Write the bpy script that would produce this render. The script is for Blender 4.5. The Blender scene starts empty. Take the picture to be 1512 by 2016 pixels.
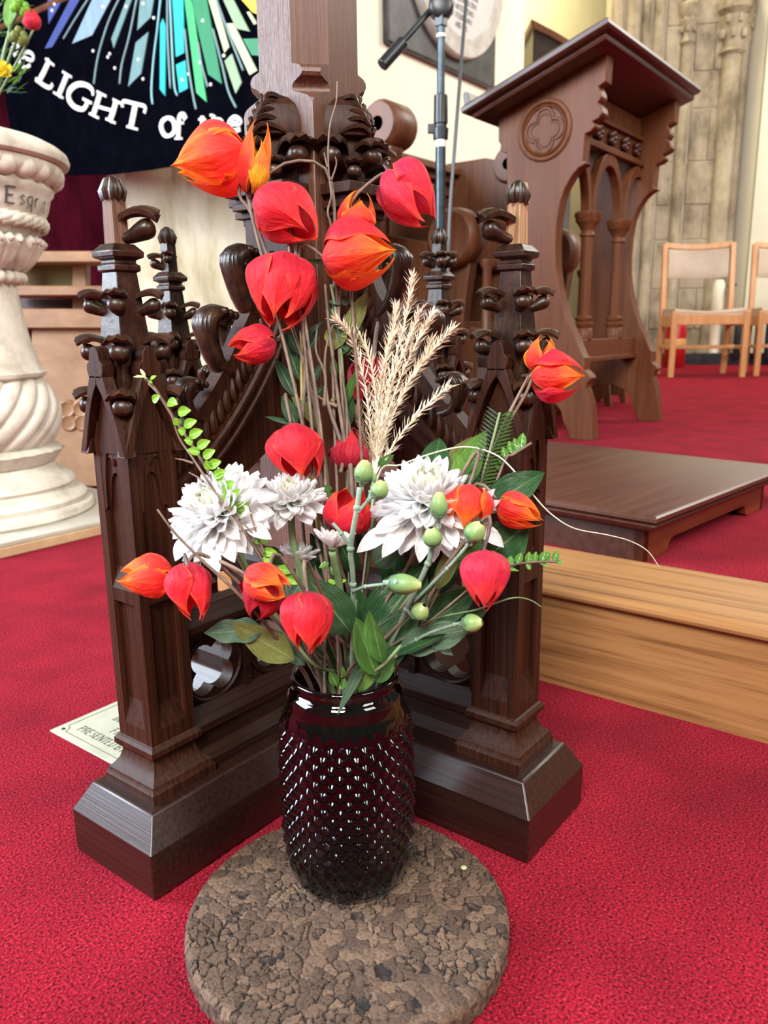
import bpy, bmesh, math, random
import numpy as np
from mathutils import Vector, Matrix, geometry
random.seed(7)
S = 0.84                      # survey units -> metres (applied to everything once, at the end)
SC = bpy.context.scene
COL = SC.collection
sin, cos, pi, rad = math.sin, math.cos, math.pi, math.radians
# ------------------------------------------------------------------ camera, light, exposure
# X runs up the church (nave -> chancel), Y to the left of it, Z up; survey units
UR = Vector((sin(rad(37.5)), cos(rad(37.5)))); UL = Vector((-sin(rad(52.5)), cos(rad(52.5))))
def ch(x, y, z): return Vector((x*UR.x+y*UR.y, x*UL.x+y*UL.y, z))     # sideways / ahead -> church axes
F, PX, PY = 1561.5, 756.0, 1008.0
PIT, ROL = rad(13.17), rad(-0.69)
EYE = Vector((0, 0, 0.575))
_r0, FWD, _u0 = ch(1, 0, 0), ch(0, cos(PIT), -sin(PIT)), ch(0, sin(PIT), cos(PIT))
RT = cos(ROL)*_r0+sin(ROL)*_u0; UP = -sin(ROL)*_r0+cos(ROL)*_u0
cam = bpy.data.cameras.new('camera'); camo = bpy.data.objects.new('camera', cam); COL.objects.link(camo)
cam.sensor_fit = 'VERTICAL'; cam.sensor_height = 24; cam.sensor_width = 18; cam.lens = 24*F/2016
cam.clip_start = .02; cam.clip_end = 60
camo.matrix_world = Matrix.Translation(EYE*S) @ Matrix((RT, UP, -FWD)).transposed().to_4x4()
cam.dof.use_dof = True; cam.dof.focus_distance = .80*S; cam.dof.aperture_fstop = 7.5
SC.camera = camo
UPC = lambda x, y, z: Vector((x, y, z))
w = bpy.data.worlds.new('daylight'); SC.world = w; w.use_nodes = True
w.node_tree.nodes['Background'].inputs[0].default_value = (1, .97, .93, 1)
w.node_tree.nodes['Background'].inputs[1].default_value = .15
def area(name, loc, target, size, energy, col):
    l = bpy.data.lights.new(name, 'AREA'); l.shape = 'RECTANGLE'; l.size, l.size_y = size[0]*S, size[1]*S
    l.energy = energy; l.color = col
    o = bpy.data.objects.new(name, l); COL.objects.link(o)
    o.location = Vector(loc)*S
    o.rotation_euler = (Vector(target)-Vector(loc)).to_track_quat('-Z', 'Y').to_euler()
    return o
area('north_window', ch(-4.6, .9, 2.3), ch(0, 1.2, .4), (2.8, 2.6), 440, (.76, .87, 1))
area('nave_window', ch(-.9, -3.2, 4.2), ch(0, 1.2, .3), (2.4, 1.8), 420, (1, .98, .95))
area('south_window', ch(4.6, -2.4, 4.2), ch(1, 2.6, .5), (2.4, 2.4), 230, (1, .95, .88))
area('chancel_window', ch(5.4, 5.2, 4.6), ch(1.9, 5.0, .6), (2.5, 2.0), 210, (1, .95, .86))
area('chapel_wall_fill', UPC(8.6, 3.9, 6.0), UPC(9.2, 5.2, 3.6), (2.2, 1.6), 190, (1, .92, .68))  # added lamp, out of view, to brighten the yellow chapel wall
SC.view_settings.view_transform = 'Standard'; SC.view_settings.look = 'None'
SC.view_settings.gamma = 1; SC.view_settings.use_curve_mapping = False
SC.view_settings.exposure = 0.08
# ------------------------------------------------------------------ survey helpers
def ray(px, py): return FWD+RT*((px-PX)/F)+UP*((PY-py)/F)
def P(px, py, d): return EYE+ray(px, py)*d                    # a surveyed direction at distance d ahead
def onpl(px, py, p0, n):
    r = ray(px, py); return EYE+r*((Vector(p0)-EYE).dot(n)/r.dot(n))
def onz(px, py, z=0): return onpl(px, py, (0, 0, z), Vector((0, 0, 1)))
def onx(px, py, x): return onpl(px, py, (x, 0, 0), Vector((1, 0, 0)))
def ony(px, py, y): return onpl(px, py, (0, y, 0), Vector((0, 1, 0)))
# ------------------------------------------------------------------ mesh builder
class MB:
    def __init__(s): s.v = []; s.f = []; s.uv = {}
    def add(s, vs, fs, uvs=None):
        b = len(s.v); s.v += [Vector(p) for p in vs]; s.f += [tuple(b+i for i in f) for f in fs]
        if uvs:
            for i, u in enumerate(uvs): s.uv[b+i] = u
        return s
    def box(s, x0, x1, y0, y1, z0, z1, M=None):
        vs = [Vector((x, y, z)) for z in (z0, z1) for y in (y0, y1) for x in (x0, x1)]
        if M: vs = [M @ v for v in vs]
        return s.add(vs, [(0, 2, 3, 1), (4, 5, 7, 6), (0, 1, 5, 4), (2, 6, 7, 3), (0, 4, 6, 2), (1, 3, 7, 5)])
    def loft(s, rings, closed=True, cap=True, uv=False):
        n = len(rings[0]); vs = [p for r in rings for p in r]; fs = []
        for i in range(len(rings)-1):
            for j in range(n if closed else n-1):
                k = (j+1) % n; fs.append((i*n+j, i*n+k, (i+1)*n+k, (i+1)*n+j))
        if cap and closed: fs += [tuple(range(n-1, -1, -1)), tuple((len(rings)-1)*n+j for j in range(n))]
        u = [(i/(len(rings)-1), j/max(1, n-1)) for i in range(len(rings)) for j in range(n)] if uv else None
        return s.add(vs, fs, u)
    def lathe(s, prof, c=(0, 0, 0), n=24, M=None, mod=None):
        c = Vector(c); rings = []
        for r, z in prof:
            ring = []
            for j in range(n):
                a = 2*pi*j/n; rr = r*(mod(a, z, r) if mod else 1)
                p = Vector((rr*cos(a), rr*sin(a), z)); ring.append((M @ p if M else p)+c)
            rings.append(ring)
        return s.loft(rings)
    def tube(s, path, rad_, n=8, flat=1.0, side=None, cap=True):
        path = [Vector(p) for p in path]; m = len(path)
        rs = rad_ if hasattr(rad_, '__len__') else [rad_]*m
        rings = []; prev = None
        for i, p in enumerate(path):
            t = (path[min(i+1, m-1)]-path[max(i-1, 0)]).normalized()
            if prev is None:
                a = Vector(side) if side is not None else (Vector((0, 0, 1)) if abs(t.z) < .9 else Vector((1, 0, 0)))
            else: a = prev
            a = (a-t*a.dot(t)).normalized(); prev = a; b = t.cross(a)
            rings.append([p+(a*cos(2*pi*j/n)*flat+b*sin(2*pi*j/n))*rs[i] for j in range(n)])
        return s.loft(rings, cap=cap, uv=True)
    def sweep(s, path, w, h, side):                            # rectangular bar: w along side, h across
        path = [Vector(p) for p in path]; m = len(path); rings = []; a = Vector(side).normalized()
        for i, p in enumerate(path):
            t = (path[min(i+1, m-1)]-path[max(i-1, 0)]).normalized(); b = t.cross(a).normalized()
            hh = h[i] if hasattr(h, '__len__') else h
            rings.append([p+a*w+b*hh, p-a*w+b*hh, p-a*w-b*hh, p+a*w-b*hh])
        return s.loft(rings)
    def prism(s, pts, ext, holes=()):                          # polygon (3-D points) pushed along ext
        ext = Vector(ext); loops = [[Vector(p) for p in pts]]+[[Vector(p) for p in h] for h in holes]
        flat = [p for l in loops for p in l]
        if holes or len(pts) > 4:
            tri = geometry.tessellate_polygon(loops)
        else: tri = [tuple(range(len(pts)))]
        n = len(flat); fs = [tuple(t) for t in tri]+[tuple(i+n for i in reversed(t)) for t in tri]
        b = 0
        for l in loops:
            for i in range(len(l)):
                j = (i+1) % len(l); fs.append((b+i, b+j, b+j+n, b+i+n))
            b += len(l)
        return s.add(flat+[p+ext for p in flat], fs)
    def sheet(s, rows, uv=True):
        n = len(rows[0]); m = len(rows)
        fs = [(i*n+j, i*n+j+1, (i+1)*n+j+1, (i+1)*n+j) for i in range(m-1) for j in range(n-1)]
        return s.add([p for r in rows for p in r], fs, [(i/(m-1), j/(n-1)) for i in range(m) for j in range(n)])
    def ball(s, c, r, n=12, m=8, sc=(1, 1, 1), M=None):
        c = Vector(c); rings = []
        for i in range(m+1):
            t = pi*i/m; rr = max(sin(t), .02)*r; z = -cos(t)*r
            ring = []
            for j in range(n):
                p = Vector((rr*cos(2*pi*j/n)*sc[0], rr*sin(2*pi*j/n)*sc[1], z*sc[2])); ring.append((M @ p if M else p)+c)
            rings.append(ring)
        return s.loft(rings)
    def xf(s, M, start=0):
        for i in range(start, len(s.v)): s.v[i] = M @ s.v[i]
        return s
def wm(o):
    M = Matrix.Identity(4)
    while o is not None: M = o.matrix_basis @ M; o = o.parent
    return M
def obj(name, mb, mat, parent=None, world=True, smooth=40, bevel=0, label=None):
    vs = mb.v
    if world and parent is not None:
        I = wm(parent).inverted(); vs = [I @ v for v in vs]
    me = bpy.data.meshes.new(name); me.from_pydata([tuple(v) for v in vs], [], mb.f)
    if mb.uv:
        lay = me.uv_layers.new(name='uv')
        li = np.empty(len(me.loops), dtype=np.int32); me.loops.foreach_get('vertex_index', li)
        arr = np.zeros((len(mb.v), 2), dtype=np.float32)
        for k, u in mb.uv.items(): arr[k] = u
        lay.data.foreach_set('uv', arr[li].ravel())
    bm = bmesh.new(); bm.from_mesh(me); bmesh.ops.recalc_face_normals(bm, faces=bm.faces); bm.to_mesh(me); bm.free()
    if smooth:
        me.shade_smooth()
        if smooth < 180: me.set_sharp_from_angle(angle=rad(smooth))
    me.materials.append(mat)
    o = bpy.data.objects.new(name, me); COL.objects.link(o)
    if parent is not None: o.parent = parent
    if bevel:
        b = o.modifiers.new('bevel', 'BEVEL'); b.width = bevel*S; b.segments = 2; b.limit_method = 'ANGLE'; b.angle_limit = rad(35)
    if label: o['label'] = label
    return o
def thing(name, label, cat, loc=(0, 0, 0), rot=None, group=None):
    o = bpy.data.objects.new(name, None); COL.objects.link(o); o.empty_display_size = .05
    o.location = loc
    if rot is not None:
        if isinstance(rot, Matrix): o.rotation_euler = rot.to_euler()
        else: o.rotation_euler = (0, 0, rot)
    o['label'] = label; o['category'] = cat
    if group: o['group'] = group
    return o
def tag(o, label, cat, group=None):
    o['label'] = label; o['category'] = cat
    if group: o['group'] = group
    return o
def struct(o): o['kind'] = 'structure'; return o
def cp(o, parent, M=None, name=None):
    c = o.copy(); COL.objects.link(c); c.parent = parent
    if name: c.name = name
    if M is not None: c.matrix_basis = M
    for ch_ in list(o.children): cp(ch_, c)
    return c
def rz(a, loc=(0, 0, 0)): return Matrix.Translation(Vector(loc)) @ Matrix.Rotation(a, 4, 'Z')
def bez(pts, n=10):                                            # smooth curve through points
    pts = [Vector(p) for p in pts]
    if len(pts) == 2: return [pts[0].lerp(pts[1], i/n) for i in range(n+1)]
    out = []
    for i in range(len(pts)-1):
        p0, p1, p2, p3 = pts[max(i-1, 0)], pts[i], pts[i+1], pts[min(i+2, len(pts)-1)]
        k = max(2, n//(len(pts)-1))
        for j in range(k):
            t = j/k
            out.append(.5*((2*p1)+(-p0+p2)*t+(2*p0-5*p1+4*p2-p3)*t*t+(-p0+3*p1-3*p2+p3)*t**3))
    return out+[pts[-1]]
# ------------------------------------------------------------------ materials
def nt(name):
    m = bpy.data.materials.new(name); m.use_nodes = True
    n = m.node_tree.nodes; return m, n, m.node_tree.links, n['Principled BSDF']
def ramp(n, cols):
    r = n.new('ShaderNodeValToRGB'); e = r.color_ramp.elements
    while len(e) < len(cols): e.new(.5)
    for k, (p, c) in enumerate(cols): e[k].position = p; e[k].color = (*c, 1)
    return r
def mat(name, cols, scale=(8, 8, 8), rough=.5, bump=0, bscale=None, detail=6, spec=.5, coat=0, sheen=0, dist=.002, kind='noise', metal=0, rvar=0, contrast=(.35, .65)):
    m, n, l, p = nt(name)
    tc = n.new('ShaderNodeTexCoord'); mp = n.new('ShaderNodeMapping'); mp.inputs['Scale'].default_value = scale
    l.new(tc.outputs['Object'], mp.inputs[0])
    t = n.new('ShaderNodeTexNoise'); t.inputs['Scale'].default_value = 1; t.inputs['Detail'].default_value = detail; t.inputs['Roughness'].default_value = .65
    l.new(mp.outputs[0], t.inputs['Vector'])
    k = len(cols)
    r = ramp(n, [(contrast[0]+(contrast[1]-contrast[0])*i/max(1, k-1), c) for i, c in enumerate(cols)])
    l.new(t.outputs['Fac'], r.inputs[0]); l.new(r.outputs[0], p.inputs['Base Color'])
    p.inputs['Roughness'].default_value = rough; p.inputs['Metallic'].default_value = metal
    p.inputs['Specular IOR Level'].default_value = spec
    p.inputs['Coat Weight'].default_value = coat; p.inputs['Coat Roughness'].default_value = .25
    p.inputs['Sheen Weight'].default_value = sheen
    if rvar:
        mr = n.new('ShaderNodeMapRange'); mr.inputs[3].default_value = rough-rvar; mr.inputs[4].default_value = rough+rvar
        l.new(t.outputs['Fac'], mr.inputs[0]); l.new(mr.outputs[0], p.inputs['Roughness'])
    if bump:
        b = n.new('ShaderNodeBump'); b.inputs['Strength'].default_value = bump; b.inputs['Distance'].default_value = dist
        src = t
        if bscale:
            mp2 = n.new('ShaderNodeMapping'); mp2.inputs['Scale'].default_value = bscale; l.new(tc.outputs['Object'], mp2.inputs[0])
            if kind == 'voronoi':
                src = n.new('ShaderNodeTexVoronoi'); src.inputs['Scale'].default_value = 1; o_ = src.outputs['Distance']
            else:
                src = n.new('ShaderNodeTexNoise'); src.inputs['Scale'].default_value = 1; src.inputs['Detail'].default_value = 5; o_ = src.outputs['Fac']
            l.new(mp2.outputs[0], src.inputs['Vector'])
        else: o_ = t.outputs['Fac']
        l.new(o_, b.inputs['Height']); l.new(b.outputs[0], p.inputs['Normal'])
    return m
def uvmat(name, along, across=None, rough=.5, transl=.25, vein=0, noise=(40, .25), subs=0):
    """colour runs along uv.x by the ramp ALONG; ACROSS=(colour, width) tints the edges or the midrib"""
    m, n, l, p = nt(name)
    tc = n.new('ShaderNodeTexCoord'); sp = n.new('ShaderNodeSeparateXYZ'); l.new(tc.outputs['UV'], sp.inputs[0])
    t = n.new('ShaderNodeTexNoise'); t.inputs['Scale'].default_value = noise[0]; t.inputs['Detail'].default_value = 4; l.new(tc.outputs['Object'], t.inputs['Vector'])
    ma = n.new('ShaderNodeMath'); ma.operation = 'MULTIPLY_ADD'; ma.inputs[1].default_value = noise[1]; 
    sb = n.new('ShaderNodeMath'); sb.operation = 'SUBTRACT'; sb.inputs[1].default_value = .5; l.new(t.outputs['Fac'], sb.inputs[0])
    l.new(sb.outputs[0], ma.inputs[0]); l.new(sp.outputs[0], ma.inputs[2])
    r = ramp(n, along); l.new(ma.outputs[0], r.inputs[0]); out = r.outputs[0]
    if across:
        col, width, where = across
        s2 = n.new('ShaderNodeMath'); s2.operation = 'SUBTRACT'; s2.inputs[1].default_value = .5; l.new(sp.outputs[1], s2.inputs[0])
        ab = n.new('ShaderNodeMath'); ab.operation = 'ABSOLUTE'; l.new(s2.outputs[0], ab.inputs[0])
        mr = n.new('ShaderNodeMapRange'); l.new(ab.outputs[0], mr.inputs[0])
        if where == 'mid': mr.inputs[1].default_value = width; mr.inputs[2].default_value = width*.4
        else: mr.inputs[1].default_value = .5-width; mr.inputs[2].default_value = .5
        mx = n.new('ShaderNodeMix'); mx.data_type = 'RGBA'; l.new(mr.outputs[0], mx.inputs[0]); l.new(out, mx.inputs[6]); mx.inputs[7].default_value = (*col, 1); out = mx.outputs[2]
    l.new(out, p.inputs['Base Color']); p.inputs['Roughness'].default_value = rough; p.inputs['Specular IOR Level'].default_value = .35
    if 'papery' in name or 'red_petal' in name or 'orange' in name: p.inputs['Sheen Weight'].default_value = .14; p.inputs['Sheen Tint'].default_value = (1, .55, .6, 1)
    b = n.new('ShaderNodeBump'); b.inputs['Strength'].default_value = .8; b.inputs['Distance'].default_value = .0030
    if vein:
        wv = n.new('ShaderNodeTexNoise'); mp = n.new('ShaderNodeMapping'); mp.inputs['Scale'].default_value = (4, vein, 1); l.new(tc.outputs['UV'], mp.inputs[0]); l.new(mp.outputs[0], wv.inputs['Vector']); wv.inputs['Scale'].default_value = 1; wv.inputs['Detail'].default_value = 3
        l.new(wv.outputs['Fac'], b.inputs['Height'])
    else: l.new(t.outputs['Fac'], b.inputs['Height'])
    l.new(b.outputs[0], p.inputs['Normal'])
    if transl:
        tr = n.new('ShaderNodeBsdfTranslucent'); l.new(out, tr.inputs[0]); mxs = n.new('ShaderNodeMixShader'); mxs.inputs[0].default_value = transl
        l.new(p.outputs[0], mxs.inputs[1]); l.new(tr.outputs[0], mxs.inputs[2]); l.new(mxs.outputs[0], n['Material Output'].inputs[0])
    return m
G = 1/S
def wood(name, c0, c1, axis='z', rough=.38, coat=.15, fine=90, bump=.25, c2=None, spec=.5):
    sc = {'z': (fine, fine, 4), 'x': (4, fine, fine), 'y': (fine, 2.6, fine)}[axis]
    return mat(name, [c0, c1]+([c2] if c2 else []), sc, rough, bump, None, 7, spec, coat, dist=.001, rvar=.07, contrast=(.3, .7))
OAK = wood('dark_oak', (.007, .0022, .0010), (.052, .0150, .0060), 'z', .48, .0, 420, .5, None, .2)
OAKX = wood('dark_oak_grain_x', (.0055, .0021, .0013), (.032, .0110, .0055), 'x', .47, .0, 420, .5, None, .2)
OAKP = wood('dark_plinth_oak', (.008, .0030, .0023), (.028, .0090, .0052), 'y', .36, .10, fine=260, bump=.3)
POST = wood('post_oak', (.030, .010, .0045), (.140, .052, .024), 'z', .36, .05, fine=480, bump=1, spec=.6)
CARVE = mat('carved_black_oak', [(.006, .0025, .0014), (.040, .0155, .0068)], (110, 110, 70), .36, .45, None, 5, .36, .03, dist=.0012)
RAW = wood('raw_broken_oak', (.16, .075, .035), (.50, .30, .15), 'z', .7, 0, fine=520, bump=1)
RAW2 = wood('raw_brown_oak', (.045, .018, .009), (.20, .09, .045), 'z', .6, 0, fine=480, bump=1)
LECT = wood('lectern_mahogany', (.082, .026, .0095), (.140, .049, .0195), 'z', .45, .0, fine=70, bump=.06, spec=.2)
LECTD = wood('dark_mahogany', (.030, .0080, .0040), (.060, .017, .008), 'x', .4, .02, fine=70, bump=.06)
DAIS = wood('dais_mahogany', (.050, .0165, .0095), (.080, .028, .016), 'x', .36, .06, fine=60, bump=.04)
DAISR = wood('dais_red_mahogany', (.09, .017, .006), (.19, .042, .014), 'x', .4, .04, fine=60, bump=.04)
STALL = wood('stall_oak', (.085, .030, .013), (.17, .064, .028), 'z', .46, .04, fine=60, bump=.05, spec=.35)
PINE = wood('step_oak', (.155, .064, .019), (.36, .175, .062), 'y', .48, .03, fine=95, bump=.08, c2=(.40, .20, .074))
BEECH = wood('chair_beech', (.46, .20, .07), (.62, .31, .12), 'z', .4, .2, fine=30, bump=.03)
PEW = wood('pew_oak', (.26, .125, .055), (.40, .21, .10), 'y', .5, .1, fine=24, bump=.05)
CREAM = mat('cream_wall_paint', [(.80, .76, .60), (.86, .82, .66)], (3, 3, 3), .8, .05, (60, 60, 60))
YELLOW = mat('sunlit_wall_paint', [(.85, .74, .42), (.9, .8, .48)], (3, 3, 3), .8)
STONE = mat('carved_pale_stone', [(.46, .42, .335), (.63, .59, .50), (.70, .665, .58)], (14, 14, 14), .7, .25, (80, 80, 80), dist=.003)
PIER = mat('worn_limestone', [(.17, .135, .085), (.34, .28, .19), (.44, .375, .27)], (5, 5, 3), .8, .3, (50, 50, 50), dist=.004)
SLAB = mat('stone_slab', [(.45, .43, .40), (.60, .58, .56)], (8, 8, 8), .6)
BLACK = mat('black_steel', [(.008, .010, .012), (.02, .024, .028)], (20, 20, 20), .35, spec=.5)
STEEL = mat('grey_blue_steel', [(.03, .045, .055), (.06, .08, .095)], (4, 4, 40), .28, metal=.6)
WHITE = mat('white_print', [(.82, .82, .80), (.88, .88, .86)], (10, 10, 10), .6)
VINYL = mat('taupe_vinyl', [(.38, .29, .21), (.46, .36, .27)], (6, 6, 6), .38, .1, (80, 80, 80))
REDV = mat('dark_red_velvet', [(.035, .002, .006), (.075, .004, .012)], (7, 7, 3), .95, spec=.05)
VELVET = mat('navy_black_velvet', [(.0006, .0007, .0020), (.0014, .0016, .0040)], (12, 12, 12), 1, spec=.02)
def carpet():
    m, n, l, p = nt('red_carpet')
    tc = n.new('ShaderNodeTexCoord')
    v = n.new('ShaderNodeTexNoise'); v.inputs['Scale'].default_value = 400; v.inputs['Detail'].default_value = 2.5; l.new(tc.outputs['Object'], v.inputs[0])
    g = n.new('ShaderNodeTexNoise'); g.inputs['Scale'].default_value = 9; g.inputs['Detail'].default_value = 8; l.new(tc.outputs['Object'], g.inputs[0])
    r = ramp(n, [(.30, (.060, .001, .0035)), (.47, (.245, .0068, .0200)), (.62, (.36, .0118, .030)), (.76, (.62, .052, .086))]); l.new(v.outputs['Fac'], r.inputs[0])
    r2 = ramp(n, [(.32, (.62, .58, .62)), (.68, (1.05, 1, 1))]); l.new(g.outputs['Fac'], r2.inputs[0])
    mx = n.new('ShaderNodeMix'); mx.data_type = 'RGBA'; mx.blend_type = 'MULTIPLY'; mx.inputs[0].default_value = .8
    l.new(r.outputs[0], mx.inputs[6]); l.new(r2.outputs[0], mx.inputs[7]); l.new(mx.outputs[2], p.inputs['Base Color'])
    b = n.new('ShaderNodeBump'); b.inputs['Strength'].default_value = .9; b.inputs['Distance'].default_value = .004
    l.new(v.outputs['Fac'], b.inputs['Height']); l.new(b.outputs[0], p.inputs['Normal'])
    p.inputs['Roughness'].default_value = .95; p.inputs['Sheen Weight'].default_value = .02; p.inputs['Specular IOR Level'].default_value = .03
    return m
CARPET = carpet()
# ================================================================== THE SETTING
def poly(name, pts, z0, z1, m): 
    return obj(name, MB().prism([(x, y, z0) for x, y in pts], (0, 0, z1-z0)), m, bevel=0)
struct(poly('floor', [(-8, -8), (17, -8), (17, 20), (-8, 20)], -.05, 0, CARPET))
ZP = .143
o = struct(poly('floor', [(1.25, -6), (12, -6), (12, 3.2), (2.45, 3.2), (2.45, 1.62), (1.25, 1.62)], 0, ZP, CARPET)); o.name = 'floor_chancel'
o = struct(obj('trim_1', MB().prism([(x, -6, z) for x, z in ((1.122, 0), (1.122, .1500), (1.115, .1515), (1.110, .155), (1.1085, .160), (1.110, .1655), (1.115, .1695), (1.124, .1718), (1.134, .1722), (1.318, .1722), (1.322, .169), (1.322, 0))], (0, 7.62, 0)), PINE, smooth=30))
o['label'] = 'oak step with a rounded nosing'
# north chancel wall with an end at x = 6, painted cream
struct(obj('wall_north', MB().box(3.56, 6.0, 3.2, 3.5, 0, 8), CREAM))
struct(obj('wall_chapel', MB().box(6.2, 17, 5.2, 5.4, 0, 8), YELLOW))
a0, a1 = P(1449, 600, 8.6), P(1820, 600, 7.7)
def slabwall(name, a, b, th, z1, m):
    d = (b-a); d.z = 0; nrm = Vector((-d.y, d.x, 0)).normalized()*th
    q = [a, b, b+nrm, a+nrm]
    return struct(obj(name, MB().prism([(p.x, p.y, ZP) for p in q], (0, 0, z1-ZP)), m))
b0, b1 = P(1484, 600, 8.3), P(1490, 600, 8.55)
slabwall('wall_right', P(1435, 600, 8.86), P(1462, 600, 8.7), .3, 5.2, CREAM)
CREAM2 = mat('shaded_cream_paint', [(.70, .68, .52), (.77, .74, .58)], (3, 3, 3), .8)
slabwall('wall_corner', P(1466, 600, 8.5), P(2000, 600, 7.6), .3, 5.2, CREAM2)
o = slabwall('baseboard_right', P(1180, 700, 8.55), P(1900, 700, 7.75), .02, ZP+.12, BLACK)

# ---- limestone pier with shafts on the right
def frame(px0, px1, d0, d1, py=600):
    a, b = P(px0, py, d0), P(px1, py, d1); u = Vector((b.x-a.x, b.y-a.y, 0)); L = u.length; u /= L; n = Vector((-u.y, u.x, 0))
    if n.dot(EYE-a) < 0: n = -n
    return Vector((a.x, a.y, 0)), u, n, L
fo, fu, fn, fl = frame(1176, 1430, 9.0, 8.8)
FM = Matrix((fu, fn, Vector((0, 0, 1)))).transposed().to_4x4(); FM.translation = fo
pr = thing('limestone_pier', 'weathered limestone pier with slender shafts and carved capitals, right of the lectern', 'column', fo, FM.to_3x3())
core = MB().box(0, fl, -.5, .0, ZP, 5.2)
obj('pier_core', core.xf(FM), mat('lime_mortar', [(.36, .31, .23), (.46, .41, .32)], (9, 9, 9), .9), pr)
fs = fl/(1430-1176)
for k, (px, r, cap) in enumerate(((1190, .05, 0), (1218, .075, 0), (1242, .045, 0), (1266, .06, 0), (1320, .06, 1), (1402, .10, 2), (1425, .045, 3))):
    x = (px-1176)*fs
    mb = MB().lathe([(r*1.7, ZP), (r*1.7, ZP+.1), (r*1.25, ZP+.16), (r, ZP+.2), (r, 5.2)], (x, .0, 0), 14)
    s_ = obj('shaft', mb.xf(FM), PIER, pr)
    if cap:
        zt = 3.72; hgt = .42 if cap == 2 else .3
        mb = MB().lathe([(r*1.05, zt-hgt-.03), (r*1.35, zt-hgt), (r*1.05, zt-hgt+.03), (r*1.1, zt-hgt*.6), (r*1.5, zt-.1), (r*1.25, zt-.08), (r*1.75, zt-.03), (r*1.75, zt+.05), (r*1.1, zt+.08)], (x, 0, 0), 16)
        for j in range(14):
            aa = pi*j/7; zz = zt-hgt*.3 if j % 2 else zt-hgt*.62
            mb.ball((x+r*1.3*cos(aa), r*1.3*sin(aa), zz), r*.36, 6, 4, (1, 1, 1.5))
        obj('capital', mb.xf(FM), PIER, s_)
for x0, x1 in ((1280, 1308), (1334, 1388)):                    # ashlar between the shafts
    z = ZP; k = 0
    while z < 5:
        h = .36+.08*((k*7) % 3); xa, xb = (x0-1176)*fs, (x1-1176)*fs
        cuts = [xa, xb] if (x1-x0 < 40 or k % 2 == 0) else [xa, (xa+xb)/2+.05, xb]
        for c0, c1 in zip(cuts, cuts[1:]):
            obj('stone', MB().box(c0+.003, c1-.003, -.05, .008+.004*((k*5) % 3), z+.004, z+h-.004).xf(FM), PIER, pr, bevel=.008)
        z += h; k += 1
# ---- arch respond behind the banner
fo2, fu2, fn2, fl2 = frame(246, 512, 4.78, 4.58)
FM2 = Matrix((fu2, fn2, Vector((0, 0, 1)))).transposed().to_4x4(); FM2.translation = fo2
pl = thing('stone_respond', 'buff limestone arch respond with shallow fluted shafts, behind the candle stand', 'column', fo2, FM2.to_3x3())
mb = MB(); prof = []
for i in range(61):
    x = fl2*i/60; u = i/60; prof.append((x, .03*(u < .07)+.05*max(0, sin((u-.07)/.38*pi))**.7*(.07 <= u < .45)+.02*(.45 <= u < .52)+.06*max(0, sin((u-.52)/.48*pi))**.6*(u >= .52)))
rows = [[(x, y, z) for x, y in prof] for z in (-.0, 4.2)]
mb.sheet([[Vector(p) for p in r] for r in rows]); mb.box(0, fl2, -.18, -.01, 0, 4.2)
obj('fluted_face', mb.xf(FM2), mat('buff_limestone', [(.36, .29, .17), (.55, .47, .32), (.66, .58, .43)], (5, 5, 2), .8, .25, (40, 40, 40), dist=.004), pl, smooth=70)
# ---- dark red curtain behind the font
rows = []
for z in (.0, 2.6):
    rows.append([Vector((3.50+.05*sin(i*.9)+.02*sin(i*2.3), 3.98+3.2*i/80, z)) for i in range(81)])
cu = tag(obj('curtain', MB().sheet(rows), REDV, smooth=180), 'dark red curtain hanging in folds behind the font', 'curtain')
md = cu.modifiers.new('thick', 'SOLIDIFY'); md.thickness = .006
struct(obj('wall_west', MB().box(3.6, 3.7, 3.8, 20, 0, 8), CREAM))

# ================================================================== THE CANDLE STAND
CX, CY = .7605, .688
stand = thing('candle_stand', 'carved dark oak candle stand with four pinnacled feet around a tall square post', 'candle stand', (CX, CY, 0))
def cross(d, z, w=.0705, r=.35):
    w -= d; r -= d
    return [Vector((CX+x, CY+y, z)) for x, y in ((-r, -w), (-w, -w), (-w, -r), (w, -r), (w, -w), (r, -w), (r, w), (w, w), (w, r), (-w, r), (-w, w), (-r, w))]
def crossfill(d, z):
    return cross(d, z)
mb = MB()
levels = [(.003, .0005), (.0005, .005), (0, .012), (0, .0555), (.0172, .0865), (.020, .0875)]
rings = [cross(d, z) for d, z in levels]; n = 12
mb.loft(rings, cap=False); b = len(mb.v)
top = rings[-1]; mb.add(top, [(0, 1, 10, 11), (1, 2, 3, 4), (1, 4, 7, 10), (4, 5, 6, 7), (10, 7, 8, 9)])
plinth = obj('plinth', mb, OAKP, stand, bevel=.0015, smooth=15)
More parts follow.
